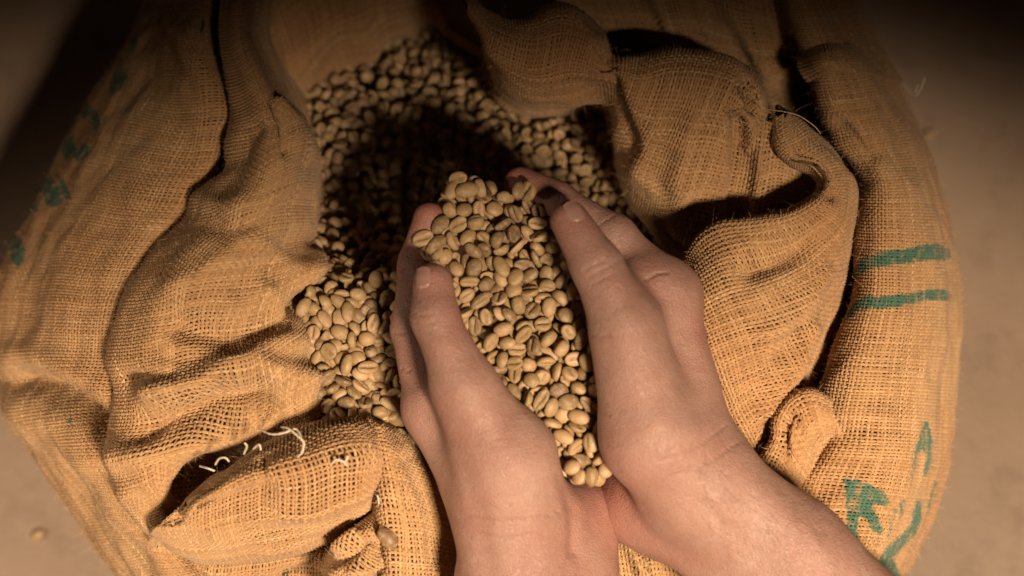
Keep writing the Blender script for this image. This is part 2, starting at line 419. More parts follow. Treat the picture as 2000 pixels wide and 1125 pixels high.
# right side of the sack
Gp = loft([
 zrow(-70, [(1530, -80), (1605, 110), (1630, 200), (1680, 300), (1705, 380), (1705, 480), (1695, 560), (1675, 650), (1645, 740), (1625, 800), (1605, 870), (1565, 940), (1545, 1040), (1520, 1220)]),
 [(1490, -80, 0), (1562, 110, 2), (1585, 185, 0), (1625, 280, -4), (1672, 335, -6), (1676, 400, 0), (1668, 480, 4), (1668, 550, 4), (1648, 625, 2), (1620, 715, 0), (1600, 790, 0), (1580, 850, -2), (1535, 935, -4), (1500, 1050, -8), (1490, 1220, -12)],
 [(1530, -80, 25), (1610, 110, 26), (1640, 190, 24), (1690, 290, 22), (1725, 350, 24), (1730, 420, 28), (1730, 500, 30), (1730, 570, 30), (1715, 640, 28), (1695, 730, 28), (1680, 800, 26), (1665, 870, 22), (1630, 950, 18), (1600, 1060, 12), (1570, 1220, 5)],
 zrow(10, [(1570, -80), (1665, 110), (1700, 190), (1745, 290), (1780, 360), (1795, 440), (1800, 520), (1800, 600), (1795, 700), (1785, 780), (1770, 870), (1745, 960), (1710, 1060), (1650, 1220)]),
 zrow(-42, [(1600, -80), (1703, 110), (1740, 190), (1785, 290), (1815, 360), (1840, 450), (1850, 530), (1852, 620), (1848, 720), (1838, 820), (1822, 900), (1797, 980), (1765, 1060), (1690, 1220)]),
 zrow(-120, [(1630, -80), (1732, 110), (1766, 190), (1810, 300), (1840, 390), (1860, 480), (1869, 560), (1872, 640), (1868, 740), (1858, 840), (1842, 930), (1820, 1010), (1788, 1080), (1715, 1220)]),
 zrow(-240, [(1600, -80), (1690, 110), (1735, 220), (1770, 350), (1790, 500), (1795, 640), (1785, 800), (1750, 960), (1690, 1100), (1630, 1220)]),
 zrow(-376, [(1560, -80), (1620, 110), (1660, 250), (1690, 400), (1700, 600), (1690, 800), (1650, 1000), (1560, 1220)])])
Gp = shape(Gp, [([(1640, 250), (1700, 300)], 22, -6), ([(1560, 900), (1620, 850), (1680, 840)], 25, -4), ([(1600, 1010), (1660, 960)], 22, 4)], 0.75, 21)
weave('side_panel', Gp, sack, INK_RIGHT, M_LINER, 2, 3.5, gap=0.66)

# front of the sack below the rolls, under the arms
E = loft([
 [(330, 1010, -60), (430, 1010, -60), (600, 1000, -60), (760, 990, -60), (950, 980, -60), (1200, 960, -60), (1380, 960, -60), (1560, 1010, -60)],
 [(290, 1050, -30), (400, 1090, -25), (600, 1070, -20), (760, 1060, -10), (950, 1040, -6), (1200, 1000, -6), (1380, 1010, -10), (1540, 1060, -20)],
 [(270, 1110, -40), (400, 1140, -35), (600, 1130, -30), (760, 1120, -15), (950, 1100, -8), (1200, 1075, -6), (1380, 1090, -12), (1560, 1130, -22)],
 [(290, 1200, -70), (400, 1240, -60), (600, 1230, -60), (760, 1220, -50), (950, 1210, -40), (1200, 1200, -40), (1400, 1210, -40), (1600, 1230, -40)],
 [(330, 1260, -150), (480, 1330, -150), (700, 1350, -150), (950, 1350, -150), (1200, 1350, -150), (1450, 1320, -150), (1620, 1270, -150)],
 [(430, 1200, -376), (560, 1230, -376), (760, 1240, -376), (950, 1240, -376), (1200, 1240, -376), (1420, 1230, -376), (1560, 1200, -376)]], 300, 200)
E = shape(E, [([(1195, 1020), (1230, 1060), (1260, 1125)], 14, 9), ([(1215, 1010), (1275, 1080)], 12, -8), ([(420, 1110), (520, 1105), (620, 1095)], 20, 5), ([(560, 1125), (640, 1090)], 16, -6)], 0.9, 31)
weave('front_panel', E, sack, None, M_LINER, 3, 2.0)

# dark back of the sack behind the far rim
Nn = loft([
 [(1040, -110, 5), (1200, -130, 5), (1350, -130, 5), (1540, -100, 5)],
 [(1060, -20, -20), (1210, -10, -15), (1360, 10, -10), (1560, 60, -10)],
 [(1090, 60, -50), (1230, 80, -45), (1400, 110, -40), (1600, 190, -40)],
 [(1120, 150, -110), (1260, 190, -110), (1430, 230, -110), (1660, 330, -110)]], 200, 120)
weave('back_panel', shape(Nn, [([(1280, -20), (1330, 90)], 20, 8), ([(1420, 0), (1500, 130)], 20, 8)], 1.0, 41), sack, None, M_LINER, 4, 1.0)
Mw = loft([
 [(270, -260, -30), (500, -300, -30), (750, -320, -30), (980, -250, -30)],
 [(340, -170, 30), (540, -230, 56), (750, -240, 56), (920, -170, 50)],
 [(420, 0, -80), (590, -90, -50), (770, -130, -50), (920, -60, -40)],
 [(480, 140, -120), (620, 10, -95), (790, -50, -95), (940, 10, -80)],
 [(520, 250, -150), (640, 100, -120), (790, 20, -120), (950, 70, -110)],
 [(540, 320, -250), (680, 170, -250), (810, 100, -250), (960, 140, -250)]], 200, 200)
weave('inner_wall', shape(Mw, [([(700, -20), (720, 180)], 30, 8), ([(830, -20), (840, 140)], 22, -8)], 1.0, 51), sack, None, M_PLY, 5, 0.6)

# far right part of the turned-in rim
H1 = loft([
 [(880, 40, -60), (980, 110, -60), (1080, 100, -60), (1180, 130, -60), (1260, 170, -60), (1400, 180, -60), (1500, 250, -60)],
 [(900, -30, 18), (955, 26, 24), (1020, 40, 28), (1080, 16, 30), (1130, 20, 30), (1180, 60, 30), (1215, 104, 28), (1300, 94, 30), (1380, 98, 30), (1442, 112, 28), (1492, 160, 22), (1510, 215, 15)],
 [(912, 5, 48), (965, 62, 52), (1035, 80, 54), (1100, 60, 55), (1150, 75, 55), (1190, 122, 54), (1240, 150, 54), (1310, 140, 56), (1380, 145, 56), (1430, 160, 54), (1470, 200, 48), (1492, 245, 40)],
 [(928, 45, 40), (975, 115, 44), (1040, 146, 44), (1110, 140, 44), (1165, 148, 44), (1208, 190, 42), (1262, 222, 42), (1330, 224, 44), (1390, 235, 44), (1430, 255, 40), (1462, 300, 30)],
 [(936, 78, 5), (966, 148, 5), (1010, 192, 5), (1060, 210, 5), (1120, 210, 5), (1172, 196, 5), (1200, 250, 8), (1240, 310, 10), (1296, 350, 10), (1356, 370, 10), (1410, 385, 8), (1446, 400, 0)],
 [(942, 100, -45), (966, 158, -45), (1003, 190, -45), (1052, 204, -45), (1120, 204, -45), (1174, 198, -45), (1190, 245, -45), (1196, 300, -42), (1234, 366, -40), (1292, 444, -40), (1340, 515, -40), (1420, 540, -40)],
 [(950, 140, -190), (985, 195, -190), (1015, 225, -190), (1060, 240, -190), (1120, 240, -190), (1165, 240, -190), (1175, 280, -190), (1185, 340, -190), (1220, 410, -190), (1275, 490, -190), (1320, 560, -190), (1400, 610, -190)]])
H1 = shape(H1, [([(1190, 110), (1200, 200), (1230, 290)], 18, -9), ([(1440, 240), (1445, 330), (1440, 420)], 16, -12), ([(1360, 220), (1330, 330), (1340, 440)], 26, 7), ([(1280, 250), (1250, 330)], 22, 4), ([(1455, 170), (1470, 215)], 12, -9)], 1.0, 61)
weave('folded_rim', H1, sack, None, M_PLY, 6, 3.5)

# bulging right part of the rim
H2 = loft([
 [(1355, 560, -60), (1400, 540, -60), (1450, 510, -60), (1520, 490, -60), (1590, 460, -60), (1625, 410, -60), (1600, 360, -60), (1560, 340, -60), (1540, 300, -60)],
 [(1341, 512, 22), (1360, 472, 30), (1395, 445, 36), (1435, 430, 40), (1500, 415, 42), (1562, 393, 42), (1598, 366, 38), (1585, 338, 34), (1545, 318, 34), (1524, 290, 32), (1520, 245, 26)],
 [(1346, 545, 42), (1372, 510, 52), (1405, 488, 58), (1445, 474, 60), (1510, 462, 60), (1588, 438, 58), (1632, 392, 54), (1622, 340, 50), (1575, 292, 46), (1545, 262, 42), (1530, 228, 32)],
 [(1362, 620, 52), (1390, 598, 62), (1430, 580, 67), (1480, 566, 68), (1550, 540, 62), (1625, 498, 48), (1664, 432, 36), (1664, 345, 30), (1596, 264, 24), (1510, 213, 14)],
 [(1384, 700, 50), (1412, 688, 58), (1450, 676, 62), (1500, 660, 60), (1560, 630, 48), (1628, 575, 26), (1672, 460, 0), (1674, 365, -5), (1615, 282, -8), (1525, 240, -10)],
 [(1415, 800, 34), (1440, 786, 42), (1470, 770, 44), (1505, 750, 40), (1550, 715, 26), (1610, 660, 0), (1660, 560, -30), (1668, 430, -45), (1625, 340, -45), (1560, 300, -45)],
 [(1465, 890, 5), (1485, 865, 12), (1505, 838, 12), (1530, 806, 5), (1560, 775, -8), (1600, 725, -30), (1640, 650, -55), (1660, 540, -80), (1640, 430, -90), (1590, 370, -90)],
 [(1490, 960, -80), (1510, 930, -80), (1530, 900, -80), (1560, 860, -80), (1590, 820, -80), (1620, 760, -90), (1640, 690, -100), (1650, 600, -110), (1630, 500, -110), (1590, 450, -110)]])
H2 = shape(H2, [([(1470, 520), (1530, 500), (1600, 470)], 30, -9), ([(1500, 650), (1560, 600), (1620, 540)], 20, 6), ([(1560, 300), (1600, 330), (1630, 380)], 12, -4), ([(1500, 800), (1540, 720), (1580, 640)], 18, 8)], 0.9, 71)
weave('folded_rim', H2, sack, None, M_PLY, 7, 3.5, gap=0.665)
Kk = loft([
 [(1620, 800, -30), (1570, 805, -30), (1545, 845, -30), (1535, 890, -30), (1510, 930, -40)],
 [(1625, 772, 20), (1580, 756, 30), (1535, 775, 32), (1508, 815, 30), (1503, 860, 26), (1478, 908, 14)],
 [(1630, 800, 30), (1590, 785, 42), (1556, 800, 44), (1540, 832, 42), (1536, 868, 38), (1512, 920, 26)],
 [(1640, 835, 26), (1610, 822, 34), (1586, 838, 36), (1572, 862, 34), (1562, 895, 30), (1536, 950, 18)],
 [(1650, 870, 0), (1630, 862, 4), (1612, 874, 6), (1600, 895, 4), (1588, 930, 0), (1560, 980, -14)]], 160, 120)
weave('folded_rim', shape(Kk, [([(1555, 815), (1532, 850), (1540, 895)], 10, -7)], 0.5, 81), sack, None, M_PLY, 8, 3.5)

# big left part of the rim
B = loft([
 [(480, -70, -70), (470, 60, -70), (475, 200, -70), (465, 320, -70), (410, 430, -70), (330, 520, -70), (295, 600, -70), (275, 700, -70), (285, 770, -70), (275, 870, -70), (290, 960, -70), (340, 1020, -70), (420, 1090, -90)],
 [(445, -70, 22), (433, 60, 22), (442, 150, 22), (450, 235, 16), (428, 325, 14), (377, 412, 12), (292, 500, 10), (246, 560, 10), (220, 630, 10), (210, 700, 10), (222, 765, 10), (210, 840, 10), (202, 890, 9), (228, 960, 8), (280, 1032, 8), (350, 1085, -30)],
 [(465, -70, 50), (452, 60, 50), (474, 150, 50), (490, 240, 52), (470, 335, 54), (425, 415, 54), (348, 500, 52), (306, 570, 56), (284, 640, 56), (276, 700, 56), (290, 765, 56), (280, 840, 52), (266, 890, 48), (282, 950, 42), (316, 1010, 34), (370, 1060, -10)],
 [(486, -70, 46), (470, 60, 50), (508, 150, 58), (540, 235, 64), (528, 335, 68), (492, 425, 70), (425, 515, 68), (390, 590, 64), (372, 660, 62), (372, 720, 62), (390, 780, 60), (375, 845, 54), (350, 900, 46), (345, 940, 38), (356, 985, 28), (390, 1040, -10)],
 [(502, -70, 20), (485, 66, 28), (536, 176, 40), (572, 244, 50), (584, 335, 52), (560, 430, 54), (520, 530, 52), (490, 605, 54), (482, 680, 56), (490, 725, 58), (505, 785, 54), (480, 845, 42), (440, 885, 32), (415, 915, 20), (400, 955, 8), (420, 1010, -20)],
 [(520, -70, -30), (500, 72, -30), (555, 190, -25), (590, 262, -18), (612, 350, -12), (614, 450, -5), (610, 530, 18), (598, 610, 34), (586, 680, 42), (594, 730, 44), (612, 800, 42), (618, 838, 36), (560, 866, 26), (500, 898, 18), (455, 935, 4)],
 [(590, -70, -180), (560, 80, -180), (600, 200, -175), (625, 280, -165), (640, 370, -150), (640, 460, -120), (635, 540, -80), (625, 620, -60), (620, 690, -50), (630, 740, -45), (645, 800, -45), (645, 860, -45), (590, 900, -50), (530, 930, -60), (490, 970, -70)]], 480, 420)
B = shape(B, [([(330, 560), (390, 540), (450, 500)], 18, 3), ([(300, 690), (370, 700), (440, 680)], 20, -4), ([(420, 330), (470, 300), (500, 250)], 18, -4), ([(250, 740), (330, 730)], 16, -4), ([(520, 560), (580, 620)], 16, 3), ([(340, 632), (400, 648), (460, 655), (530, 625), (600, 585)], 29, -13), ([(430, 690), (520, 672), (590, 668)], 25, 4),
              ([(300, 765), (390, 752), (450, 722), (500, 712), (590, 745)], 25, 10), ([(285, 835), (360, 815), (430, 785), (500, 775)], 34, -14),
              ([(235, 895), (330, 880), (430, 848), (520, 828)], 25, 8), ([(372, 955), (405, 930)], 27, -14), ([(250, 960), (330, 925)], 23, 4),
              ([(395, 395), (440, 410), (470, 400)], 27, 5), ([(430, 440), (520, 430), (580, 400)], 27, -5), ([(470, 560), (560, 500), (600, 470)], 29, -6),
              ([(500, 470), (600, 530)], 20, 4), ([(540, 200), (575, 240), (603, 310)], 10, 6), ([(520, 205), (545, 250), (560, 290)], 14, -6), ([(600, 545), (612, 500)], 16, 6)], 0.6, 91)
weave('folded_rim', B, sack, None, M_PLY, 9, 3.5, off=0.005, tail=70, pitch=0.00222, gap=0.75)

# rolled rim at the near left, with its neighbour that runs down under the arm
C = loft([
 [(318, 1046, -40), (400, 1030, -40), (440, 960, -40), (510, 920, -40), (600, 885, -40), (680, 870, -40), (735, 880, -40)],
 [(306, 1042, 6), (345, 1000, 34), (400, 930, 44), (480, 882, 48), (560, 852, 50), (640, 827, 50), (700, 815, 46), (735, 828, 36)],
 [(298, 1040, 18), (318, 1018, 56), (385, 962, 72), (480, 915, 80), (580, 885, 84), (670, 862, 82), (735, 862, 62)],
 [(294, 1043, 18), (306, 1032, 56), (385, 1000, 72), (490, 960, 82), (600, 930, 86), (690, 908, 82), (742, 905, 60)],
 [(296, 1048, 8), (305, 1046, 40), (388, 1046, 52), (500, 1022, 60), (605, 1000, 62), (690, 968, 58), (740, 950, 46)],
 [(304, 1054, -8), (318, 1058, 10), (392, 1090, 14), (500, 1078, 16), (602, 1058, 16), (672, 1032, 16), (722, 996, 16)],
 [(325, 1050, -55), (350, 1050, -50), (410, 1075, -50), (500, 1060, -50), (600, 1040, -50), (660, 1012, -50), (705, 980, -50)]], 300, 260)
C = shape(C, [([(340, 1010), (420, 1000), (520, 960)], 22, -6), ([(560, 1000), (620, 985), (690, 950)], 22, 5), ([(515, 890), (510, 1000)], 9, -2)], 1.0, 101)
weave('folded_rim', C, sack, None, M_PLY, 10, 3.5, off=0.005, trim=90, pitch=0.0021, gap=0.68)
D = loft([
 [(745, 870, -40), (720, 900, -20), (728, 960, -15), (728, 1020, -20), (720, 1090, -25), (710, 1180, -30)],
 [(735, 842, -25), (712, 818, 38), (722, 860, 52), (736, 930, 52), (746, 1000, 48), (752, 1080, 42), (750, 1180, 36)],
 [(765, 852, -25), (742, 824, 38), (758, 870, 58), (775, 940, 58), (786, 1010, 52), (796, 1090, 46), (800, 1180, 40)],
 [(800, 875, -30), (778, 840, 30), (806, 900, 46), (832, 980, 44), (850, 1060, 38), (868, 1180, 30)],
 [(830, 900, -40), (812, 862, 12), (850, 930, 22), (885, 1010, 18), (910, 1090, 12), (930, 1180, 5)],
 [(850, 920, -60), (840, 890, -25), (890, 960, -20), (930, 1040, -25), (960, 1110, -30), (985, 1180, -35)]], 260, 200)
weave('folded_rim', shape(D, [([(740, 840), (770, 930), (790, 1040)], 14, 3), ([(800, 900), (840, 1000), (850, 1100)], 18, -4)], 0.7, 111), sack, None, M_PLY, 11, 3.5, pitch=0.0022)
D2 = loft([
 [(705, 985, -40), (655, 1040, -40), (632, 1100, -40), (640, 1190, -40)],
 [(728, 1000, 20), (676, 1046, 30), (640, 1095, 30), (636, 1190, 26)],
 [(738, 1012, 40), (702, 1062, 50), (676, 1112, 48), (672, 1190, 42)],
 [(748, 1030, 38), (734, 1078, 44), (720, 1125, 40), (716, 1190, 36)],
 [(760, 1050, 0), (762, 1100, 6), (760, 1140, 6), (760, 1190, 0)]], 160, 120)
weave('folded_rim', shape(D2, [([(650, 1100), (690, 1085), (725, 1060)], 9, -9), ([(660, 1075), (700, 1050)], 8, 5), ([(690, 1115), (740, 1090)], 9, 6)], 0.8, 121), sack, None, M_PLY, 12, 3.5, pitch=0.0021)

# inner ply that closes the hollows between the folds
Q1 = loft([
 [(300, 860, 44), (400, 850, 39), (520, 850, 34), (600, 860, 24)],
 [(310, 930, 29), (400, 920, 16), (500, 900, 9), (600, 890, -1)],
 [(300, 1010, 24), (390, 990, 14), (500, 960, 4), (600, 940, -6)],
 [(310, 1080, 4), (400, 1080, -6), (500, 1040, -11), (600, 1000, -16)]], 120, 100)
weave('inner_wall', shape(Q1, [], 0.8, 141), sack, None, M_PLY, 14, 1.0, cull=False)
Q2 = loft([
 [(1410, 210, 34), (1480, 230, 36), (1530, 250, 34), (1600, 300, 19), (1660, 350, 14)],
 [(1400, 320, 14), (1460, 330, 14), (1520, 330, 18), (1590, 360, 9), (1650, 420, -6)],
 [(1370, 420, -11), (1440, 430, -11), (1510, 430, -6), (1580, 440, -16), (1640, 500, -36)],
 [(1340, 540, -66), (1420, 550, -66), (1500, 550, -66), (1570, 550, -71), (1620, 590, -76)]], 140, 140)
weave('inner_wall', shape(Q2, [([(1490, 300), (1480, 420)], 18, 8)], 0.8, 151), sack, None, M_PLY, 15, 1.0, cull=False)

# sewn hem on the right side
hm = loft([
 [(1564, 92, 0), (1604, 84, 28), (1655, 82, 14), (1690, 88, -36), (1718, 96, -100)],
 [(1556, 116, 10), (1608, 104, 40), (1664, 104, 24), (1706, 114, -28), (1738, 124, -98)],
 [(1560, 140, 12), (1614, 124, 42), (1676, 124, 26), (1722, 138, -28), (1752, 148, -98)],
 [(1576, 162, 8), (1628, 142, 36), (1690, 142, 22), (1734, 152, -34), (1762, 164, -100)]], 120, 60)
weave('hem', shape(hm, [], 0.6, 131), sack, None, None, 13, 6.0, gap=0.92)

depth_maps()
for nm, G_, par, a_, k_ in QUEUE: weave_now(nm, G_, par, *a_, **k_)
# white stitching cotton left in the cloth and other stray strands
for q in ([(508, 838, 84), (530, 848, 92), (556, 845, 96), (578, 838, 94), (590, 858, 98), (592, 880, 98), (580, 894, 92)],
          [(549, 834, 90), (562, 836, 97), (582, 852, 100), (594, 866, 100), (588, 886, 96)],
          [(476, 887, 70), (482, 872, 84), (477, 864, 86)], [(494, 877, 72), (506, 868, 82), (510, 880, 80)],
          [(420, 908, 66), (428, 896, 76), (440, 894, 80), (448, 902, 78)], [(390, 910, 62), (404, 914, 72), (420, 920, 72)],
          [(648, 906, 92), (656, 898, 97), (670, 901, 97), (678, 910, 94)], [(674, 903, 92), (680, 890, 97)],
          [(730, 962, 56), (738, 970, 62), (740, 984, 58)]):
    tube('stitching_thread', [P(*p) for p in q], 0.0006, M_COTTON, sack)
for q in ([(1748, 146, -92), (1768, 172, -90), (1788, 186, -86), (1800, 168, -80), (1806, 150, -78)],
          [(1764, 160, -92), (1784, 180, -86), (1794, 164, -80)]):
    tube('stitching_thread', [P(*p) for p in q], 0.0008, M_COTTON, sack)
rngs = np.random.default_rng(5)
for q in range(7):
    x, y = 1405+rngs.random()*90, 165+rngs.random()*55
    tube('frayed_strand', [P(x, y, 58), P(x+18*rngs.normal(), y+10+10*rngs.random(), 66), P(x+16*rngs.normal()+10, y+28+14*rngs.random(), 55)], 0.00028, M_FUZZ, sack, 16, 5)
tube('frayed_strand', [P(*p) for p in [(1500, 214, 40), (1530, 218, 46), (1560, 226, 44), (1590, 246, 40), (1604, 262, 36)]], 0.0003, M_FUZZ, sack)
# ------------------------------------------------------------------ hands
def smin(a, b, k):
    h = np.clip(0.5+0.5*(b-a)/k, 0, 1)
    return b*(1-h)+a*h-k*h*(1-h)
def cone(X, a, b, ra, rb):
    d = b-a; L2 = d@d
    t = np.clip(((X-a)@d)/max(L2, 1e-12), 0, 1)
    return np.linalg.norm(X-a-t[..., None]*d, axis=-1)-(ra+(rb-ra)*t)
def surface_nets(D, org, h):
    nx, ny, nz = D.shape
    S = D < 0
    acc = np.zeros((nx-1, ny-1, nz-1, 3), np.float32); cnt = np.zeros((nx-1, ny-1, nz-1), np.float32)
    cn = [(i, j, k) for i in (0, 1) for j in (0, 1) for k in (0, 1)]
    sl = lambda c: (slice(c[0], nx-1+c[0]), slice(c[1], ny-1+c[1]), slice(c[2], nz-1+c[2]))
    for a in cn:
        for b in cn:
            if sum(b)-sum(a) != 1 or any(q < p for p, q in zip(a, b)): continue
            da, db = D[sl(a)], D[sl(b)]
            m = (da < 0) != (db < 0)
            t = np.where(m, da/(da-db+1e-20), 0)
            for ax in range(3):
                acc[..., ax] += np.where(m, a[ax]+(b[ax]-a[ax])*t, 0)
            cnt += m
    act = cnt > 0
    ids = np.full(act.shape, -1, np.int64); ids[act] = np.arange(act.sum())
    ii = np.argwhere(act)
    V = org+(ii+acc[act]/cnt[act][:, None])*h
    F = []
    for ax in range(3):
        o1, o2 = [(1, 2), (2, 0), (0, 1)][ax]
        a = S[tuple(slice(0, -1) if q == ax else slice(1, -1) for q in range(3))]
        b = S[tuple(slice(1, None) if q == ax else slice(1, -1) for q in range(3))]
        pos = np.argwhere(a != b)
        inside = a[a != b]
        c = pos.copy(); c[:, o1] += 1; c[:, o2] += 1
        def at(d1, d2):
            q = c.copy(); q[:, o1] += d1; q[:, o2] += d2
            return ids[q[:, 0], q[:, 1], q[:, 2]]
        f = np.stack([at(-1, -1), at(0, -1), at(0, 0), at(-1, 0)], -1)
        f[~inside] = f[~inside][:, ::-1]
        F.append(f)
    F = np.concatenate(F); F = F[(F >= 0).all(1)]
    return V, F

VOX = 0.0016
def build_hand(spec):
    """spec: palm [(pt,pt,r,r)], fingers [[(px,py,z,r)...]...] -> mesh verts, faces, distance sampler"""
    pc = lambda q: (P(*q[:3]), q[3]/1000.0)
    palm = [(pc(a), pc(b)) for a, b in spec['palm']]
    fing = [[pc(q) for q in f] for f in spec['fingers']]
    allp = np.array([q[0] for s in palm for q in s]+[q[0] for f in fing for q in f])
    lo = allp.min(0)-0.045; hi = allp.max(0)+0.045
    n = np.ceil((hi-lo)/VOX).astype(int)
    ax = [lo[k]+np.arange(n[k])*VOX for k in range(3)]
    X = np.stack(np.meshgrid(*ax, indexing='ij'), -1).astype(np.float32)
    def add(D, a, b, ra, rb, k, ):
        m = max(ra, rb)+0.022
        l = np.maximum(((np.minimum(a, b)-m-lo)/VOX).astype(int), 0); u = np.minimum(((np.maximum(a, b)+m-lo)/VOX).astype(int)+1, n)
        s = tuple(slice(p, q) for p, q in zip(l, u))
        D[s] = smin(D[s], cone(X[s], a.astype(np.float32), b.astype(np.float32), ra, rb), k)
    big = np.float32(0.05)
    Dp = np.full(n, big, np.float32)
    for (a, ra), (b, rb) in palm: add(Dp, a, b, ra, rb, 0.014)
    Dt = Dp.copy()
    for fi, f in enumerate(fing):
        Df = np.full(n, big, np.float32)
        for (a, ra), (b, rb) in zip(f[:-1], f[1:]): add(Df, a, b, ra, rb, 0.004)
        Df = smin(Dp, Df, spec.get('kf', [0.012]*5)[fi])
        Dt = smin(Dt, Df, 0.0022)
    org = lo.astype(np.float32)
    V, F = surface_nets(Dt, org, VOX)
    # relax the mesh a little
    for it in range(4):
        sm = np.zeros_like(V); c = np.zeros(len(V))
        for k in range(4):
            np.add.at(sm, F[:, k], V[F[:, (k+1) % 4]]); np.add.at(c, F[:, k], 1)
            np.add.at(sm, F[:, k], V[F[:, (k-1) % 4]]); np.add.at(c, F[:, k], 1)
        V = V*0.45+0.55*sm/np.maximum(c, 1)[:, None]
    def dist(p):
        q = (p-org)/VOX; q = np.clip(q, 0, n-2.001); i = q.astype(int); f = q-i; r = 0
        for a in (0, 1):
            for b in (0, 1):
                for c in (0, 1):
                    r = r+(f[:, 0] if a else 1-f[:, 0])*(f[:, 1] if b else 1-f[:, 1])*(f[:, 2] if c else 1-f[:, 2])*Dt[i[:, 0]+a, i[:, 1]+b, i[:, 2]+c]
        return r
    return V, F, dist

def finish_hand(spec, parent):
    V, F, dist = build_hand(spec)
    px = PX(V)
    # bones, tendons, pads, veins: gentle relief along strokes drawn on the skin (top side only)
    n = np.zeros_like(V); e = 0.002
    for k in range(3):
        d = np.zeros(3); d[k] = e
        n[:, k] = dist(V+d)-dist(V-d)
    n /= np.linalg.norm(n, axis=1, keepdims=True)+1e-9
    face = np.clip((n*(CAM-V)).sum(1)/np.linalg.norm(CAM-V, axis=1)*1.6, 0, 1)
    for line, wid, h in spec['relief']:
        V = V+n*(face*h/1000*np.exp(-(polydist(px, line)/wid)**2))[:, None]
    V = V+n*(0.0005*noise(V, 0.022, 3)+0.00025*noise(V, 0.009, 4))[:, None]
    cr = np.zeros(len(V))
    for line, wid, s in spec['creases']:
        cr = np.maximum(cr, s*face*np.exp(-(polydist(px, line)/wid)**2))
    red = np.zeros(len(V))
    for q in spec['red']:
        d = np.linalg.norm(V-P(*q[:3]), axis=1)*1000
        red = np.maximum(red, q[4]*np.exp(-(d/q[3])**2))
    me = mesh('hand', V, F); attr(me, 'crease', cr); attr(me, 'red', red)
    o = obj('hand', me, M_SKIN, parent)
    for tip, root, nd, (wd, ln) in spec['nails']:
        a, b = P(*tip), P(*root)
        ax = a-b; ax /= np.linalg.norm(ax)
        nn = np.array(nd, float); nn -= ax*(nn@ax); nn /= np.linalg.norm(nn); sd = np.cross(ax, nn)
        us, vs = np.linspace(-1, 1, 13), np.linspace(-1, 1, 15)
        vv = []
        for v_ in vs:
            for u_ in us:
                # rounded outline
                uu = u_*wd/2*(1-0.22*max(0, -v_)**2.5-0.10*max(0, v_)**3); ww = v_*ln/2-(0.10*ln*u_*u_ if v_ > 0 else -0.16*ln*u_*u_*(-v_))
                vv.append(a+ax*ww/1000+sd*uu/1000+nn*0.004)
        vv = np.array(vv)
        for _ in range(12):                                     # settle on the skin
            g = np.stack([dist(vv+d)-dist(vv-d) for d in np.eye(3)*0.0015], -1); g /= np.linalg.norm(g, axis=1, keepdims=True)+1e-9
            vv = vv-g*dist(vv)[:, None]*0.8
        edge = np.array([max(abs(u_), -v_) for v_ in vs for u_ in us])
        lift = np.where(edge > 0.97, -0.0007, 0.00045)+np.array([0.0006*max(0, v_)**4 for v_ in vs for u_ in us])
        vv = vv+g*lift[:, None]
        ix = np.arange(len(vv)).reshape(15, 13)
        ff = np.stack([ix[:-1, :-1], ix[:-1, 1:], ix[1:, 1:], ix[1:, :-1]], -1).reshape(-1, 4)
        obj('fingernail', mesh('fingernail', vv, ff), M_NAIL, o)
    # fine arm hair
    if spec.get('hair'):
        rng = np.random.default_rng(8)
        line, wid, cnt, (hx, hy) = spec['hair']
        wgt = (polydist(px, line) < wid)*(face > 0.02)
        ch = rng.choice(np.flatnonzero(wgt), cnt)
        c = V[ch]; nn = n[ch]; d = np.array([hx, -hy, 0.0])+rng.normal(0, 0.35, (cnt, 3)); d -= nn*(d*nn).sum(1, keepdims=True); d /= np.linalg.norm(d, axis=1, keepdims=True)
        L = rng.uniform(0.005, 0.012, cnt)[:, None]; sd = np.cross(d, nn)*0.000025
        pts = [c-nn*.0003, c+d*L*0.35+nn*L*0.18, c+d*L*0.7+nn*L*0.2, c+d*L+nn*L*0.1]
        vv = np.stack([np.stack([p-sd*s, p+sd*s], 1) for p, s in zip(pts, (1, 1, .8, .2))], 1)
        ix = np.arange(cnt*8).reshape(cnt, 4, 2)
        ff = np.stack([ix[:, :-1, 0], ix[:, 1:, 0], ix[:, 1:, 1], ix[:, :-1, 1]], -1).reshape(-1, 4)
        tag(obj('arm_hair', mesh('arm_hair', vv.reshape(-1, 3), ff), M_HAIR, o), kind='stuff')
    return o

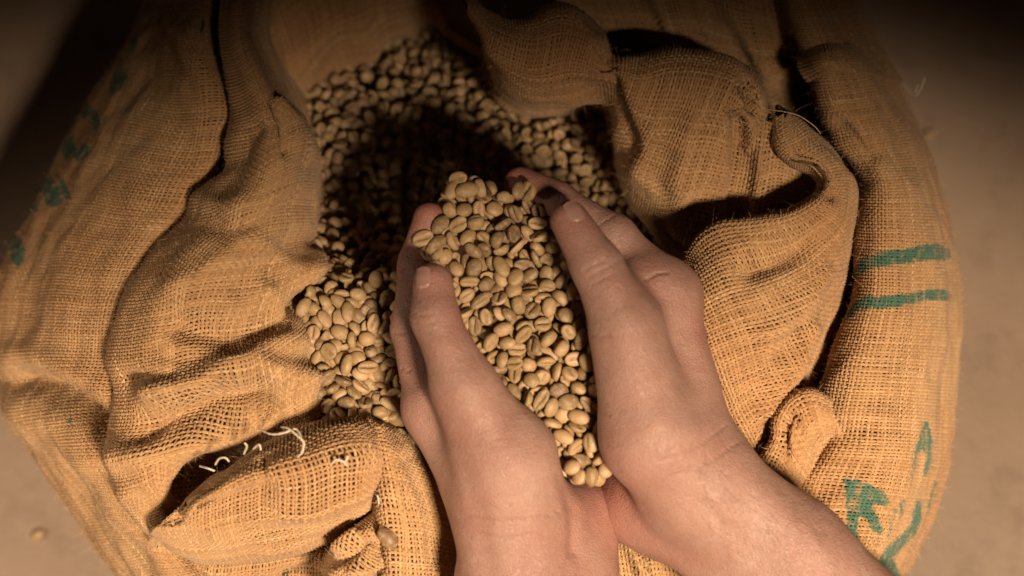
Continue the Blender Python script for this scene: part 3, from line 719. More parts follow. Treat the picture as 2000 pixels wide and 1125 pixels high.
person = obj('person', None)
tag(person, 'person with bare forearms scooping coffee beans in two cupped hands', 'person')
LEFT = dict(
 palm=[((1085, 1620, 20, 40), (1080, 1330, 36, 36)), ((1052, 1330, 40, 34), (1010, 1150, 62, 29)), ((1110, 1330, 30, 32), (1090, 1150, 48, 26)),
       ((1010, 1150, 62, 29), (1000, 1000, 76, 25)), ((1090, 1150, 48, 26), (1080, 1020, 60, 22)),
       ((1000, 1000, 76, 25), (985, 900, 92, 24)), ((985, 900, 92, 24), (905, 760, 106, 15)),      # thumb base
       ((980, 990, 70, 23), (845, 800, 72, 15)), ((1000, 980, 55, 20), (862, 800, 50, 14)),
       ((1030, 985, 42, 18), (890, 810, 28, 13)), ((1075, 1000, 38, 19), (930, 830, 12, 12)),
       ((1125, 1075, 42, 17), (1135, 1010, 44, 15)), ((1135, 1010, 44, 15), (1060, 930, 22, 13)), ((1125, 1075, 42, 17), (1120, 1170, 46, 20)),
       ((890, 790, 84, 9), (850, 790, 78, 10))],
 fingers=[[(930, 800, 104, 17), (905, 750, 112, 15.5), (850, 622, 118, 12.2), (845, 552, 118, 10.4)],
          [(845, 800, 72, 14), (802, 645, 68, 10.8), (813, 515, 76, 9.8), (838, 426, 82, 9)],
          [(862, 800, 50, 13), (846, 640, 36, 10.6), (890, 520, 34, 9.6), (925, 455, 42, 9)],
          [(890, 810, 28, 13), (905, 680, 8, 10), (970, 590, 6, 9), (1015, 545, 14, 8.5)],
          [(930, 830, 12, 12), (980, 740, -4, 9), (1035, 680, -4, 8), (1075, 645, 4, 7.5)]],
 kf=[0.010, 0.008, 0.008, 0.008, 0.008],
 relief=[([(870, 690), (930, 800), (1000, 900)], 34, 1.6), ([(845, 600), (860, 660)], 22, 0.8), ([(1060, 1125), (1040, 1020)], 30, 1.4), ([(950, 1125), (940, 1010), (900, 900)], 22, -1.2), ([(1095, 930), (1120, 1000), (1120, 1080)], 12, -2.2)],
 creases=[([(803, 628), (830, 634), (850, 630)], 3, 0.3), ([(800, 612), (826, 616), (846, 612)], 3, 0.3), ([(806, 642), (840, 650)], 3, 0.25), ([(768, 650), (790, 652)], 3, 0.6), ([(784, 528), (800, 530)], 3, 0.5), ([(900, 1010), (960, 1020), (1040, 1012), (1090, 1000)], 4, 0.4), ([(910, 1040), (980, 1052), (1060, 1040)], 4, 0.35), ([(780, 720), (800, 724)], 3, 0.5)],
 red=[(838, 420, 82, 22, 0.75), (845, 545, 118, 16, 0.6), (880, 590, 116, 16, 0.5), (1150, 1000, 46, 24, 0.75), (800, 560, 70, 20, 0.35), (815, 760, 75, 26, 0.25), (925, 455, 42, 22, 0.6), (1015, 545, 14, 22, 0.6)],
 nails=[((829, 538, 126), (838, 640, 126), (-0.55, 0.12, 0.82), (13.5, 14.5))],
 hair=None)
RIGHT = dict(
 palm=[((1990, 1550, 20, 40), (1715, 1305, 36, 36)), ((1740, 1290, 40, 34), (1545, 1090, 64, 29)), ((1680, 1340, 30, 32), (1470, 1125, 48, 26)),
       ((1545, 1090, 64, 29), (1378, 940, 80, 26)), ((1470, 1125, 48, 26), (1322, 995, 60, 22)),
       ((1355, 940, 82, 27), (1275, 850, 98, 24)), ((1275, 850, 98, 24), (1220, 660, 110, 16)),
       ((1350, 920, 78, 25), (1303, 582, 92, 14)), ((1350, 920, 62, 22), (1315, 610, 58, 14)),
       ((1330, 940, 48, 20), (1305, 665, 28, 13)), ((1300, 960, 40, 20), (1265, 725, 12, 12)),
       ((1235, 985, 46, 15), (1285, 1025, 48, 16)), ((1235, 990, 46, 16), (1225, 880, 30, 14)), ((1225, 880, 30, 14), (1240, 760, 14, 12)),
       ((1238, 615, 104, 14), (1290, 585, 94, 14)), ((1215, 570, 106, 9), (1258, 548, 97, 11)), ((1258, 548, 97, 11), (1300, 575, 92, 14))],
 fingers=[[(1245, 740, 108, 19), (1222, 640, 117, 17), (1166, 520, 122, 13.2), (1113, 430, 122, 10.2)],
          [(1305, 580, 92, 13.6), (1200, 462, 94, 11.8), (1092, 394, 86, 10.2), (1016, 358, 82, 9.4)],
          [(1315, 610, 58, 13), (1180, 500, 52, 10.8), (1065, 430, 56, 9.6), (987, 386, 62, 9)],
          [(1305, 665, 28, 13), (1150, 560, 22, 10), (1060, 500, 26, 9), (1000, 460, 34, 8.5)],
          [(1265, 725, 12, 12), (1150, 650, 2, 9), (1090, 600, 4, 8), (1050, 560, 12, 7.5)]],
 kf=[0.010, 0.008, 0.008, 0.008, 0.008],
 relief=[([(1190, 560), (1230, 680), (1280, 820)], 34, 1.5), ([(1320, 560), (1300, 540)], 22, 1.2), ([(1330, 700), (1350, 800)], 26, -1.2), ([(1365, 640), (1385, 760)], 22, 0.8), ([(1480, 960), (1620, 1090)], 26, 1.2), ([(1370, 980), (1500, 1110)], 24, -1.4), ([(1268, 548), (1290, 580)], 14, -1.2), ([(1360, 930), (1420, 1010)], 12, 0.8)],
 creases=[([(1262, 545), (1280, 536), (1300, 534)], 3.5, 0.5), ([(1150, 540), (1190, 520), (1215, 505)], 3, 0.28), ([(1140, 528), (1180, 508)], 3, 0.25), ([(1156, 556), (1200, 534)], 3, 0.25), ([(1155, 655), (1190, 655)], 3, 0.4), ([(1160, 800), (1190, 810)], 3, 0.3), ([(1170, 440), (1200, 420)], 3, 0.3), ([(1290, 900), (1350, 880), (1420, 830)], 4, 0.35), ([(1310, 930), (1370, 910), (1440, 865)], 4, 0.35), ([(1085, 410), (1100, 370)], 3, 0.25)],
 red=[(1010, 355, 84, 24, 0.8), (987, 386, 62, 24, 0.7), (1108, 425, 124, 17, 0.55), (1085, 480, 118, 14, 0.5), (1215, 960, 46, 32, 0.85), (1300, 555, 90, 22, 0.4), (1330, 640, 80, 30, 0.2), (1000, 460, 34, 22, 0.6)],
 nails=[((1117, 412, 130), (1172, 505, 132), (0.30, 0.22, 0.92), (14, 15))],
 hair=([(1480, 960), (1740, 1180)], 130, 1100, (0.55, 0.6)))
HANDS = [finish_hand(LEFT, person), finish_hand(RIGHT, person)]
HANDS[0]['label'] = 'hand entering straight from below, thumb on top'
HANDS[1]['label'] = 'hand reaching in from the lower right corner'
# ------------------------------------------------------------------ beans
def bean_mesh(name, seed, nu, nv, half=(5.3, 3.9), dome=3.3, flat=1.35, groove=1.5, mat=None):
    rng = np.random.default_rng(seed)
    th = np.linspace(0, 2*math.pi, nu, endpoint=False); ph = np.linspace(-math.pi/2, math.pi/2, nv)[1:-1]
    pts = [(0, 0, -1.0)]
    for p in ph:
        for t in th: pts.append((math.cos(p)*math.cos(t), math.cos(p)*math.sin(t), math.sin(p)))
    pts.append((0, 0, 1.0)); u = np.array(pts)
    # squarer outline than an ellipse
    r = np.hypot(u[:, 0], u[:, 1])
    x = u[:, 0]*half[0]*(1+0.05*rng.normal()); y = u[:, 1]*half[1]*(1+0.05*rng.normal())*(1+0.07*rng.normal()*u[:, 0])
    z = np.where(u[:, 2] >= 0, dome*u[:, 2]**0.92 if False else dome*np.abs(u[:, 2])**0.9, -flat*np.abs(u[:, 2])**0.55)
    bend = 0.45*np.sin(u[:, 0]*2.6+rng.normal()*0.6)
    gr = np.exp(-((y-bend)/0.62)**2)*np.clip(1.05-(np.abs(x)/half[0])**3, 0, 1)*(u[:, 2] < -0.05)
    z = z+groove*gr
    p3 = np.stack([x, y, z], -1)*1.14/1000.0
    p3 *= (1+0.035*noise(p3, 0.0035, seed))[:, None]
    F3, F4 = [], []
    n = len(th); m = len(ph)
    for k in range(n): F3.append((0, 1+(k+1) % n, 1+k)); 
    for j in range(m-1):
        for k in range(n): F4.append((1+j*n+k, 1+j*n+(k+1) % n, 1+(j+1)*n+(k+1) % n, 1+(j+1)*n+k))
    e = len(p3)-1
    for k in range(n): F3.append((e, 1+(m-1)*n+k, 1+(m-1)*n+(k+1) % n))
    me = bpy.data.meshes.new(name); me.from_pydata(p3.tolist(), [], F3+F4); me.update()
    me.polygons.foreach_set('use_smooth', np.ones(len(me.polygons), bool))
    attr(me, 'groove', gr*0.8)
    if mat: me.materials.append(mat)
    return me, p3, F3, F4, gr
VARIANTS = [dict(half=(5.3, 3.9)), dict(half=(5.0, 4.1), dome=3.0), dict(half=(5.7, 3.8), dome=3.5), dict(half=(4.7, 3.7), dome=3.4, flat=2.0, groove=1.2),
            dict(half=(4.3, 3.6), dome=3.4, flat=3.3, groove=0.5), dict(half=(5.5, 3.5), dome=2.7, flat=1.0, groove=1.2)]
HI = [bean_mesh('coffee_bean', 40+i, 22, 15, mat=M_BEAN, **v) for i, v in enumerate(VARIANTS)]
LO = [bean_mesh('coffee_bean_far', 40+i, 10, 8, **v) for i, v in enumerate(VARIANTS)]
from mathutils import Quaternion
# resting places of the beans: kind, shape, x y z in 0.1 mm, rotation quaternion in hundredths
RESTING = [
 (0, 0, -209, 60, 840, 2, 65, -75, 12), (0, 1, -243, 357, 781, 1, 99, 6, 15), (0, 5, 217, -837, 786, 0, 98, -19, -5), (0, 1, 161, 109, 826, -73, 45, -1, 52), (0, 2, -313, -38, 842, 5, 63, -78, -4),
 (2, 3, -347, -323, 838, -12, 72, 65, -20), (0, 1, -16, 254, 820, 32, -57, -6, 76), (0, 0, 230, -96, 819, 40, -2, 3, -92), (2, 2, 286, 81, 832, 18, 90, 36, 16), (2, 2, 503, -551, 978, 30, 67, 46, 50),
 (0, 2, -77, -278, 851, 37, 35, -68, -53), (0, 3, -265, 433, 741, 99, -16, 2, -4), (0, 5, 422, -420, 805, 100, -2, 5, 8), (0, 5, 270, -242, 823, 92, 18, 14, 31), (0, 5, 388, -911, 757, 84, 7, 10, -52),
 (0, 3, 420, -709, 811, 3, 6, -99, -15), (0, 3, 470, -1119, 712, -12, 7, 39, 91), (2, 0, -5, -782, 811, 8, 76, 58, 27), (0, 0, -222, -389, 830, 8, 75, 65, 8), (2, 0, -337, -382, 1108, 54, 69, -34, -35),
 (0, 5, 461, -839, 826, 61, -6, -63, 48), (0, 0, 353, -493, 840, 37, -79, -39, 28), (0, 0, 97, -388, 839, -91, -38, -2, -14), (0, 3, 9, 11, 844, 12, -61, -77, 17), (2, 3, 320, 29, 1147, 12, -14, -98, 8),
 (0, 2, 152, -752, 820, 4, -8, 99, 14), (0, 1, 348, -1072, 713, -55, -21, 3, -81), (0, 4, -370, 32, 836, 54, 35, -59, -48), (2, 1, 218, -1006, 744, -12, 75, 63, 13), (0, 0, 277, -336, 833, 95, -7, 9, -28),
 (0, 3, 367, -1179, 698, 73, 30, 60, 15), (0, 1, -316, 211, 801, -65, 15, 15, 73), (0, 1, 27, -624, 815, 37, -1, -6, 93), (0, 1, -235, -143, 821, 79, -1, -3, 61), (2, 0, 410, -116, 1116, 32, -94, 6, 7),
 (0, 1, -158, -580, 837, -67, 16, -57, 44), (0, 2, -172, -66, 837, 68, 9, 8, 72), (2, 4, 497, -684, 966, 63, 40, 36, 56), (2, 3, 501, -705, 813, 49, -49, 49, -53), (0, 0, 16, -160, 827, 3, 0, -1, 100),
 (2, 5, 394, -38, 1132, 35, -94, 0, -3), (0, 0, 180, -32, 832, 14, 37, -88, -28), (2, 5, -27, 161, 823, 1, -10, -100, 1), (0, 1, -82, 312, 781, 61, 7, 37, 70), (2, 0, 99, -844, 776, 81, 9, 5, -58),
 (0, 0, -185, 216, 796, 99, -11, -1, -11), (0, 1, 184, -434, 845, 11, 4, -99, -2), (0, 1, 184, -614, 835, 10, -98, 14, 0), (0, 1, 63, -242, 847, 5, -10, -99, -3), (0, 1, 401, -568, 815, -84, -25, 5, 49),
 (0, 0, -139, -500, 819, 99, 2, -4, 13), (0, 3, 469, -1049, 737, 55, -77, -31, -14), (2, 5, 455, -194, 1093, 81, 3, -7, 58), (2, 1, -247, -501, 823, 25, -96, -12, 0), (0, 0, 257, -915, 766, 79, 20, 20, -55),
 (2, 4, -125, -687, 827, 5, 51, 48, 71), (0, 2, 162, 182, 812, 83, -43, 5, -35), (0, 3, -82, -382, 833, 88, 2, -1, -48), (0, 0, 282, -591, 826, -5, 49, 87, 6), (0, 4, 481, -788, 798, 26, -6, -81, 53),
 (2, 3, -369, -285, 1122, 59, 37, 45, 56), (0, 1, -47, -477, 847, 16, -54, -82, 11), (0, 5, 390, -791, 819, 22, 85, -14, 46), (0, 4, 136, 37, 853, 33, 76, 16, -54), (0, 1, -167, -336, 842, 57, -25, 22, -75),
 (0, 3, 446, -1198, 685, 33, 2, -65, -69), (0, 1, 134, -29, 896, 58, -6, -76, 30), (2, 0, 500, -476, 813, 13, 76, 63, 12), (2, 3, 470, -166, 828, 18, -42, -35, 82), (0, 2, 187, -542, 847, 61, -74, 18, -24),
 (0, 1, 390, -200, 831, 42, 84, 32, -6), (0, 3, -154, 152, 840, 16, 34, -79, -49), (0, 5, -69, 351, 819, 22, 74, -63, 11), (0, 5, -370, 138, 834, 63, -22, 58, -46), (0, 1, 336, -749, 818, 20, 90, 23, 32),
 (0, 0, -123, 22, 836, 7, 100, 3, 0), (2, 5, -215, -597, 827, -32, 32, 80, -40), (0, 1, 131, -180, 825, 39, 1, 1, 92), (2, 0, -368, -132, 836, 64, -14, -40, -64), (2, 2, 478, -968, 758, 4, 17, -86, 48),
 (0, 3, -142, -425, 852, 5, 40, 69, -60), (0, 0, -223, -474, 856, 7, 8, 18, 98), (0, 4, 89, -602, 868, 32, 3, -74, 59), (2, 2, 482, -620, 808, 12, 27, -89, -34), (2, 5, 255, 151, 833, 55, -67, -21, -45),
 (0, 2, -11, -71, 856, 18, 42, 71, 54), (0, 1, -318, -199, 898, 2, 92, 33, 19), (0, 4, 173, -896, 795, 40, 32, 23, -83), (0, 2, -121, 236, 813, 81, -46, 17, -32), (2, 2, -73, -757, 831, 8, -80, -30, -52),
 (0, 0, -291, -235, 815, 47, 5, 2, -88), (2, 0, -143, 377, 753, 19, -4, -16, -97), (0, 0, 81, 111, 879, 84, -25, 45, -16), (0, 3, 324, -984, 755, 16, -50, 85, -2), (0, 1, 239, -695, 832, 34, 38, -86, -2),
 (0, 1, 186, -111, 863, 70, -2, -27, 67), (0, 2, -349, 299, 802, -28, -13, -92, -26), (0, 3, -339, 372, 771, 70, 12, 59, 37), (0, 2, 293, -1136, 695, 13, -30, -95, 0), (0, 2, 230, -968, 799, 75, 16, 13, -63),
 (0, 1, 102, -473, 859, 7, -69, -56, -45), (0, 0, -6, -281, 853, 34, 77, -46, -28), (2, 0, 318, -850, 795, 11, 68, -72, -5), (0, 2, 483, -899, 749, 99, 11, 4, -4), (2, 3, 493, -353, 827, 54, 52, 57, 34),
 (0, 4, -203, -81, 896, 83, -5, -14, 53), (0, 2, -231, 283, 807, 3, -14, 70, -70), (0, 0, 299, 2, 840, 53, 32, 21, -76), (0, 5, 228, 169, 884, 20, -22, 6, 95), (2, 5, -303, -306, 867, 47, -27, -73, 42),
 (0, 1, -293, 104, 822, -1, -18, -96, 23), (0, 0, -319, -155, 844, 49, -16, 73, -44), (0, 0, 78, -806, 826, 49, -16, -8, 85), (0, 2, -170, -214, 848, 5, -77, 63, 5), (0, 0, 315, -1140, 858, 94, -22, -26, 6),
 (0, 2, 363, -467, 892, 68, 40, 15, 59), (2, 0, -306, -416, 810, 54, -5, -5, 84), (0, 4, 47, 246, 813, 26, 30, -91, -7), (0, 1, 181, -329, 844, 5, 75, 66, 0), (0, 1, 262, -1060, 747, 54, -27, -79, -12),
 (0, 0, -94, -561, 878, 43, 6, -86, -28), (0, 0, 347, -129, 810, 30, -5, 2, -95), (0, 4, 74, -700, 829, 18, -92, -34, 0), (0, 4, -402, -54, 846, 5, 42, -19, 89), (0, 3, 46, 100, 841, 24, 45, -86, 6),
 (0, 0, 383, -1102, 755, 32, -78, -54, 3), (0, 1, -157, 327, 829, 34, 84, -41, 12), (0, 3, -231, -293, 838, 2, 25, -96, -15), (0, 3, -239, 94, 867, 41, 3, -16, -90), (0, 0, 172, -243, 853, 47, -86, 6, 18),
 (0, 0, 339, -393, 840, 69, 39, 39, 47), (0, 0, -226, -159, 898, -48, 87, 5, 4), (0, 2, 321, -1044, 779, 23, -17, 25, -93), (0, 0, 204, -829, 890, 67, 46, 16, 56), (0, 0, 428, -477, 842, 19, -65, 69, 25),
 (0, 0, 13, -352, 853, 17, -3, 72, -67), (0, 0, 427, -591, 866, 54, 22, -26, 77), (0, 3, -101, -49, 851, -83, -23, -35, 37), (0, 4, -35, 315, 883, 22, -19, -63, -72), (2, 3, 260, -781, 819, 12, -56, -74, 36),
 (0, 0, 327, -206, 866, -64, -18, 44, 60), (0, 4, -47, -415, 900, 85, -49, -10, 15), (0, 0, -148, 82, 884, 53, -77, 35, -9), (2, 1, 411, -67, 831, 37, 35, -83, 21), (2, 3, 366, 51, 835, 20, -71, 11, 66),
 (0, 1, 344, -924, 865, 10, 46, 76, -45), (0, 5, -147, -506, 891, 14, 23, -96, -13), (0, 0, 147, 223, 902, 25, -78, 51, 27), (0, 0, 345, -1184, 755, 94, -13, -28, -12), (0, 3, 159, -668, 871, -7, 57, -74, -35),
 (0, 4, 447, -736, 870, 62, 78, 7, 4), (0, 0, -290, 164, 871, -16, 25, -95, -11), (0, 2, 11, -549, 846, 33, 94, 9, -1), (0, 3, 89, 183, 848, -66, -65, 10, 37), (0, 4, 34, -285, 898, 33, 70, -32, -54),
 (0, 3, -41, 94, 848, -48, -36, -35, 72), (0, 1, 164, -386, 892, 17, 97, 16, -8), (0, 3, -139, -172, 899, 27, -20, 38, -86), (0, 0, -23, -495, 909, 88, -32, -30, -15), (0, 0, 396, -886, 827, 23, -67, -70, -10),
 (0, 2, -264, -386, 875, -3, -86, -51, 2), (0, 3, -274, 349, 833, 40, 58, -65, -29), (0, 0, 299, -674, 848, 3, 97, 4, -23), (0, 2, 256, -411, 847, 74, -58, 16, -29), (2, 1, 91, -101, 850, 14, -4, 97, -18),
 (0, 0, -63, -684, 889, -17, -62, -68, 36), (0, 1, -356, -16, 888, 47, -16, 19, -85), (0, 0, -243, 180, 834, -9, -73, -61, -29), (0, 2, 5, -752, 865, 52, 18, 18, 82), (0, 1, 453, -1186, 748, 43, 22, -2, 88),
 (0, 2, 99, 259, 870, -51, 72, -47, -8), (0, 5, -85, -194, 845, 80, -36, 0, 48), (0, 0, 389, -596, 914, 77, 29, -5, -57), (0, 0, 293, -1121, 772, -12, -56, -67, 46), (2, 1, 412, 9, 831, -61, 50, -60, 7),
 (0, 1, -238, -43, 851, 39, -58, -66, 28), (0, 1, -204, 419, 812, 51, -48, 65, 30), (0, 2, -77, -618, 834, -75, -65, 8, -12), (0, 0, 336, -1034, 851, 28, 27, -80, -46), (0, 2, 166, -830, 839, 3, -39, 86, -34),
 (0, 0, 92, -127, 902, -92, 20, 19, -28), (0, 1, 259, -487, 832, 97, 16, 13, -15), (0, 1, -443, 1, 903, 33, 46, -82, 8), (2, 4, 502, -558, 857, 60, 34, -62, -37), (0, 0, -206, 16, 895, 26, -20, -46, 82),
 (0, 0, 141, -755, 865, -2, 15, 94, 31), (0, 1, -259, 242, 878, -82, 23, -25, -46), (0, 2, -160, -262, 898, -50, 80, 33, -3), (0, 1, 454, -1085, 807, 35, -18, 77, -51), (0, 0, 380, -956, 810, 45, 87, -19, -6),
 (0, 0, 495, -1142, 776, 83, 0, 26, 49), (0, 0, 19, 216, 903, 32, -80, 46, -23), (0, 1, 242, -641, 887, 53, -56, -35, 53), (0, 0, 23, -444, 850, -3, 53, 84, 6), (0, 3, 253, -247, 895, 53, -65, 4, -54),
 (0, 5, -254, -329, 908, 51, 82, 25, 7), (0, 0, -110, 126, 846, 70, 1, 47, -53), (0, 0, 13, -648, 890, 4, 71, -66, 25), (0, 3, 189, -181, 900, 57, -81, 3, -10), (0, 5, -197, -397, 902, -26, 69, -66, 13),
 (0, 0, -27, 169, 862, 9, -96, 25, -2), (0, 0, 351, -1185, 833, 90, -7, -43, 6), (0, 2, -50, 158, 925, -31, 6, -74, 60), (0, 2, 153, -792, 906, -8, 86, 48, 13), (0, 0, 350, -879, 877, 99, -7, -4, -13),
 (0, 0, 362, -1104, 803, 10, 14, -11, 98), (0, 1, 212, -915, 878, 5, 14, 52, 84), (0, 2, -401, 59, 892, 85, -28, 21, 40), (0, 1, 120, -547, 858, 34, 3, 90, 25), (0, 3, -58, -132, 875, -71, 33, -2, 62),
 (0, 3, -111, -490, 931, 25, 43, -77, -41), (0, 2, -386, 154, 905, 90, -4, -1, 43), (0, 5, 352, -287, 824, 80, -9, 20, 55), (0, 0, -60, 27, 889, 59, 76, 27, 4), (0, 2, 466, -944, 830, 36, 55, -67, -34),
 (0, 2, 60, -450, 925, -36, 81, 42, 21), (0, 2, 148, 93, 922, 13, 47, -73, 48), (2, 4, 469, -257, 838, 5, -11, -98, 13), (0, 1, 270, -862, 836, 43, 7, -19, 88), (0, 5, 65, -69, 899, 36, -92, 8, 9),
 (0, 1, 373, -640, 836, 84, 5, -53, -12), (0, 1, -71, -331, 894, 5, -49, -21, -85), (0, 0, -234, 331, 868, 62, -49, 46, -41), (2, 1, -376, -224, 836, 70, -39, 39, -46), (0, 3, 330, -570, 879, 20, -97, -8, 7),
 (0, 0, 229, 98, 859, 32, 2, 34, 89), (0, 2, -124, 374, 856, 56, 15, 75, 33), (0, 3, 108, -309, 880, 7, 53, -79, 30), (0, 4, -239, -230, 886, 12, -35, 92, 6), (0, 2, 456, -676, 865, 79, -58, -3, 20),
 (0, 0, -31, -692, 825, -13, 98, -5, 13), (0, 0, -177, 246, 875, -15, -72, 59, 34), (0, 1, 285, -335, 878, 90, -18, 8, -39), (0, 0, 13, -600, 918, -5, -98, -8, -19), (0, 4, -192, 165, 908, 10, -12, 92, -35),
 (0, 0, -138, -349, 899, 23, -56, -79, 13), (0, 4, 414, -1182, 825, 20, 68, -57, -42), (0, 1, -349, 350, 863, -30, -12, -86, 41), (0, 1, 76, -15, 857, 18, 87, -10, -45), (0, 0, -310, 428, 817, 72, -60, -1, 34),
 (0, 0, 27, -521, 893, -13, -98, -9, 7), (0, 0, 139, 160, 917, -6, 100, -4, 2), (0, 2, 13, 104, 909, 16, -74, -58, 30), (0, 1, 103, -687, 897, 95, -4, -14, -27), (0, 1, 197, -292, 880, 74, 14, 12, 64),
 (0, 4, 192, -467, 899, 36, 18, -57, -72), (0, 5, 332, -807, 851, 15, -86, 49, 0), (0, 4, -336, 248, 864, 33, -34, -79, 38), (0, 1, 77, -786, 910, 46, -37, 71, -39), (0, 1, 265, -151, 851, 31, 39, -56, -66),
 (0, 2, -316, 74, 878, -43, -72, 36, 41), (0, 2, 268, -981, 872, 96, -3, -15, -24), (0, 1, 111, -507, 927, 24, -65, 65, -32), (0, 2, 286, -970, 818, 50, -41, 36, -67), (0, 4, -175, 368, 876, 45, -38, -52, 62),
 (0, 4, 414, -1013, 876, 33, 55, 74, 20), (0, 0, 437, -507, 871, 59, 8, 29, -75), (0, 1, -152, 15, 902, 39, -6, 85, 34), (0, 3, 350, -727, 878, -85, 39, 2, 36), (0, 4, 262, -518, 897, 57, 67, 42, 23),
 (0, 2, -58, -78, 909, 82, -23, 5, -52), (0, 1, -68, -251, 924, -18, -67, 63, -35), (0, 1, 64, -407, 906, 54, -76, -36, -5), (0, 5, -127, -131, 863, -20, 91, -14, -33), (0, 3, 298, -432, 917, -18, 32, 92, 14),
 (0, 1, 181, -593, 900, 12, -3, -76, -64), (0, 1, 218, 33, 868, 82, -32, -25, -41), (0, 3, 304, -651, 907, -2, -48, -79, 38), (0, 3, -73, 64, 930, -53, 64, 21, -53), (0, 1, 94, -206, 895, 11, -6, 90, -43),
 (0, 5, -15, -344, 919, -28, -22, -27, -90), (0, 2, 414, -1037, 800, 65, 33, -66, -20), (2, 4, -243, -537, 903, 70, -42, 57, -7), (0, 5, 26, 35, 906, 62, 69, 28, 26), (0, 1, -94, 254, 860, 13, 16, 20, 96),
 (0, 4, -297, -87, 906, 85, -12, -19, -47), (0, 3, 9, -202, 889, 10, 23, -14, -96), (0, 0, -46, -583, 906, 54, -51, -25, 62), (0, 5, 418, -325, 816, 1, 80, 60, -6), (0, 0, 430, -354, 848, 81, 15, 12, 55),
 (0, 1, 248, -743, 872, 20, 1, 19, -96), (0, 3, 294, -802, 891, 8, -11, 0, -99), (0, 5, 405, -818, 891, 6, -36, -93, 1), (0, 2, 309, -55, 849, 76, 52, 28, -25), (0, 2, 20, -140, 926, 58, 2, -23, -78),
 (1, 5, -764, -394, 309, 76, -4, -10, 64), (2, 4, -985, -565, 330, 18, 24, -72, -63), (2, 1, -874, -876, 342, 10, -32, 93, -14), (1, 3, -1087, -401, 338, 54, -33, 37, -68), (1, 0, -701, -568, 335, 18, -56, 73, -35),
 (2, 0, -933, -379, 336, 8, -77, 63, -12), (2, 3, -735, -970, 324, 83, 6, -12, -54), (2, 0, -769, -695, 322, 12, 5, 47, -87), (2, 0, -823, -640, 328, 45, 18, 5, -87), (2, 5, -939, -836, 316, 17, -93, -33, 1),
 (2, 3, -689, -351, 338, -11, -90, 41, -6), (2, 1, -868, -495, 338, 3, -76, 64, -10), (2, 2, -970, -279, 329, 9, 69, 72, 0), (2, 5, -655, -249, 295, 96, 11, 15, 21), (2, 2, -880, -723, 343, 34, 88, -23, -24),
 (2, 0, -1035, -882, 318, 100, -3, 6, 0), (1, 3, -901, -312, 348, 43, 22, 69, 54), (2, 1, -1154, -360, 338, 4, 21, 93, 31), (1, 5, -734, -643, 331, -75, 64, -12, 12), (1, 3, -1003, -411, 344, 93, 2, -24, 27),
 (2, 3, -829, -955, 333, 22, -34, -89, 22), (2, 2, -912, -595, 328, 2, -96, -29, -4), (2, 1, -799, -796, 333, -87, 22, -7, 44), (1, 1, -743, -296, 348, 40, 70, 57, 14), (2, 1, -850, -409, 309, 99, 2, 7, -15),
 (2, 1, -627, -541, 290, 13, -13, 5, -98), (1, 0, -972, -694, 354, 22, 24, -33, -89), (2, 2, -951, -915, 351, 21, -76, 60, -16), (2, 5, -746, -731, 346, 49, 17, -24, 82), (2, 0, -1145, -438, 342, 2, 74, -53, -42),
 (1, 0, -1050, -198, 319, 95, 3, 1, -30), (2, 3, -960, -482, 335, 3, -14, -1, -99), (2, 4, -787, -956, 383, 34, 79, 46, 22), (2, 3, -1102, -601, 352, 10, -5, -85, -52), (2, 3, -1087, -676, 325, -89, 24, -3, -39),
 (1, 0, -855, -573, 371, 5, 17, 15, 97), (2, 3, -1034, -324, 342, 1, 40, 92, -5), (2, 5, -1006, -792, 312, 69, 6, -3, 72), (1, 0, -887, -230, 320, 95, -1, -7, -31), (1, 4, -796, -448, 371, 26, 66, -53, 47),
 (2, 0, -635, -621, 333, 35, 67, -53, -38), (1, 0, -967, 19, 220, 39, 90, -18, 6), (2, 0, -1045, -492, 331, 15, -45, -86, 18), (1, 1, -981, -250, 355, 75, -3, -5, -66), (2, 3, -948, -763, 352, 24, 66, -70, -9),
 (1, 1, -874, -484, 368, 98, -4, -11, -17), (2, 1, -605, -921, 329, -16, -60, 67, -40), (2, 5, -605, -714, 315, 44, -71, -45, 31), (1, 0, -823, -734, 382, 38, 62, -61, 33), (1, 0, -838, -155, 318, 8, 95, 31, -3),
 (2, 3, -1113, -279, 337, 80, 4, 6, 59), (1, 1, -759, -569, 338, 80, -2, 12, 59), (2, 5, -666, -860, 303, 70, -16, 5, -70), (1, 3, -1012, -648, 356, -50, -68, -51, 14), (2, 3, -789, -889, 351, -5, 81, 45, 37),
 (1, 5, -1109, -489, 345, 49, 26, 6, -83), (1, 2, -983, -157, 330, 32, 4, -9, 94), (1, 2, -654, -433, 350, 8, 15, -98, 0), (2, 5, -820, -322, 342, 14, -58, -81, -2), (1, 0, -890, -677, 359, 44, -1, 43, 79),
 (2, 1, -712, -872, 338, -49, 37, 44, -65), (1, 2, -688, -748, 385, 15, 24, 37, 89), (2, 0, -1033, -601, 396, -45, 78, 44, -3), (2, 2, -1010, -839, 379, 3, 97, 9, -21), (2, 5, -767, -488, 330, -20, -3, 46, 87),
 (2, 0, -652, -170, 317, 90, 14, 15, 39), (1, 2, -896, -387, 395, 47, 56, -42, -54), (2, 1, -1064, -552, 368, 43, -41, 68, 43), (2, 0, -976, -915, 400, 64, 17, 31, 69), (1, 2, -936, -221, 382, 65, -35, 13, -66),
 (1, 2, -666, -698, 362, 29, -90, -27, -19), (1, 1, -690, -510, 347, 55, -27, -40, -68), (1, 0, -847, -642, 394, 50, 80, -29, -16), (2, 5, -834, -824, 375, 74, 11, -14, -64), (1, 1, -1035, -449, 394, -11, 96, -22, 11),
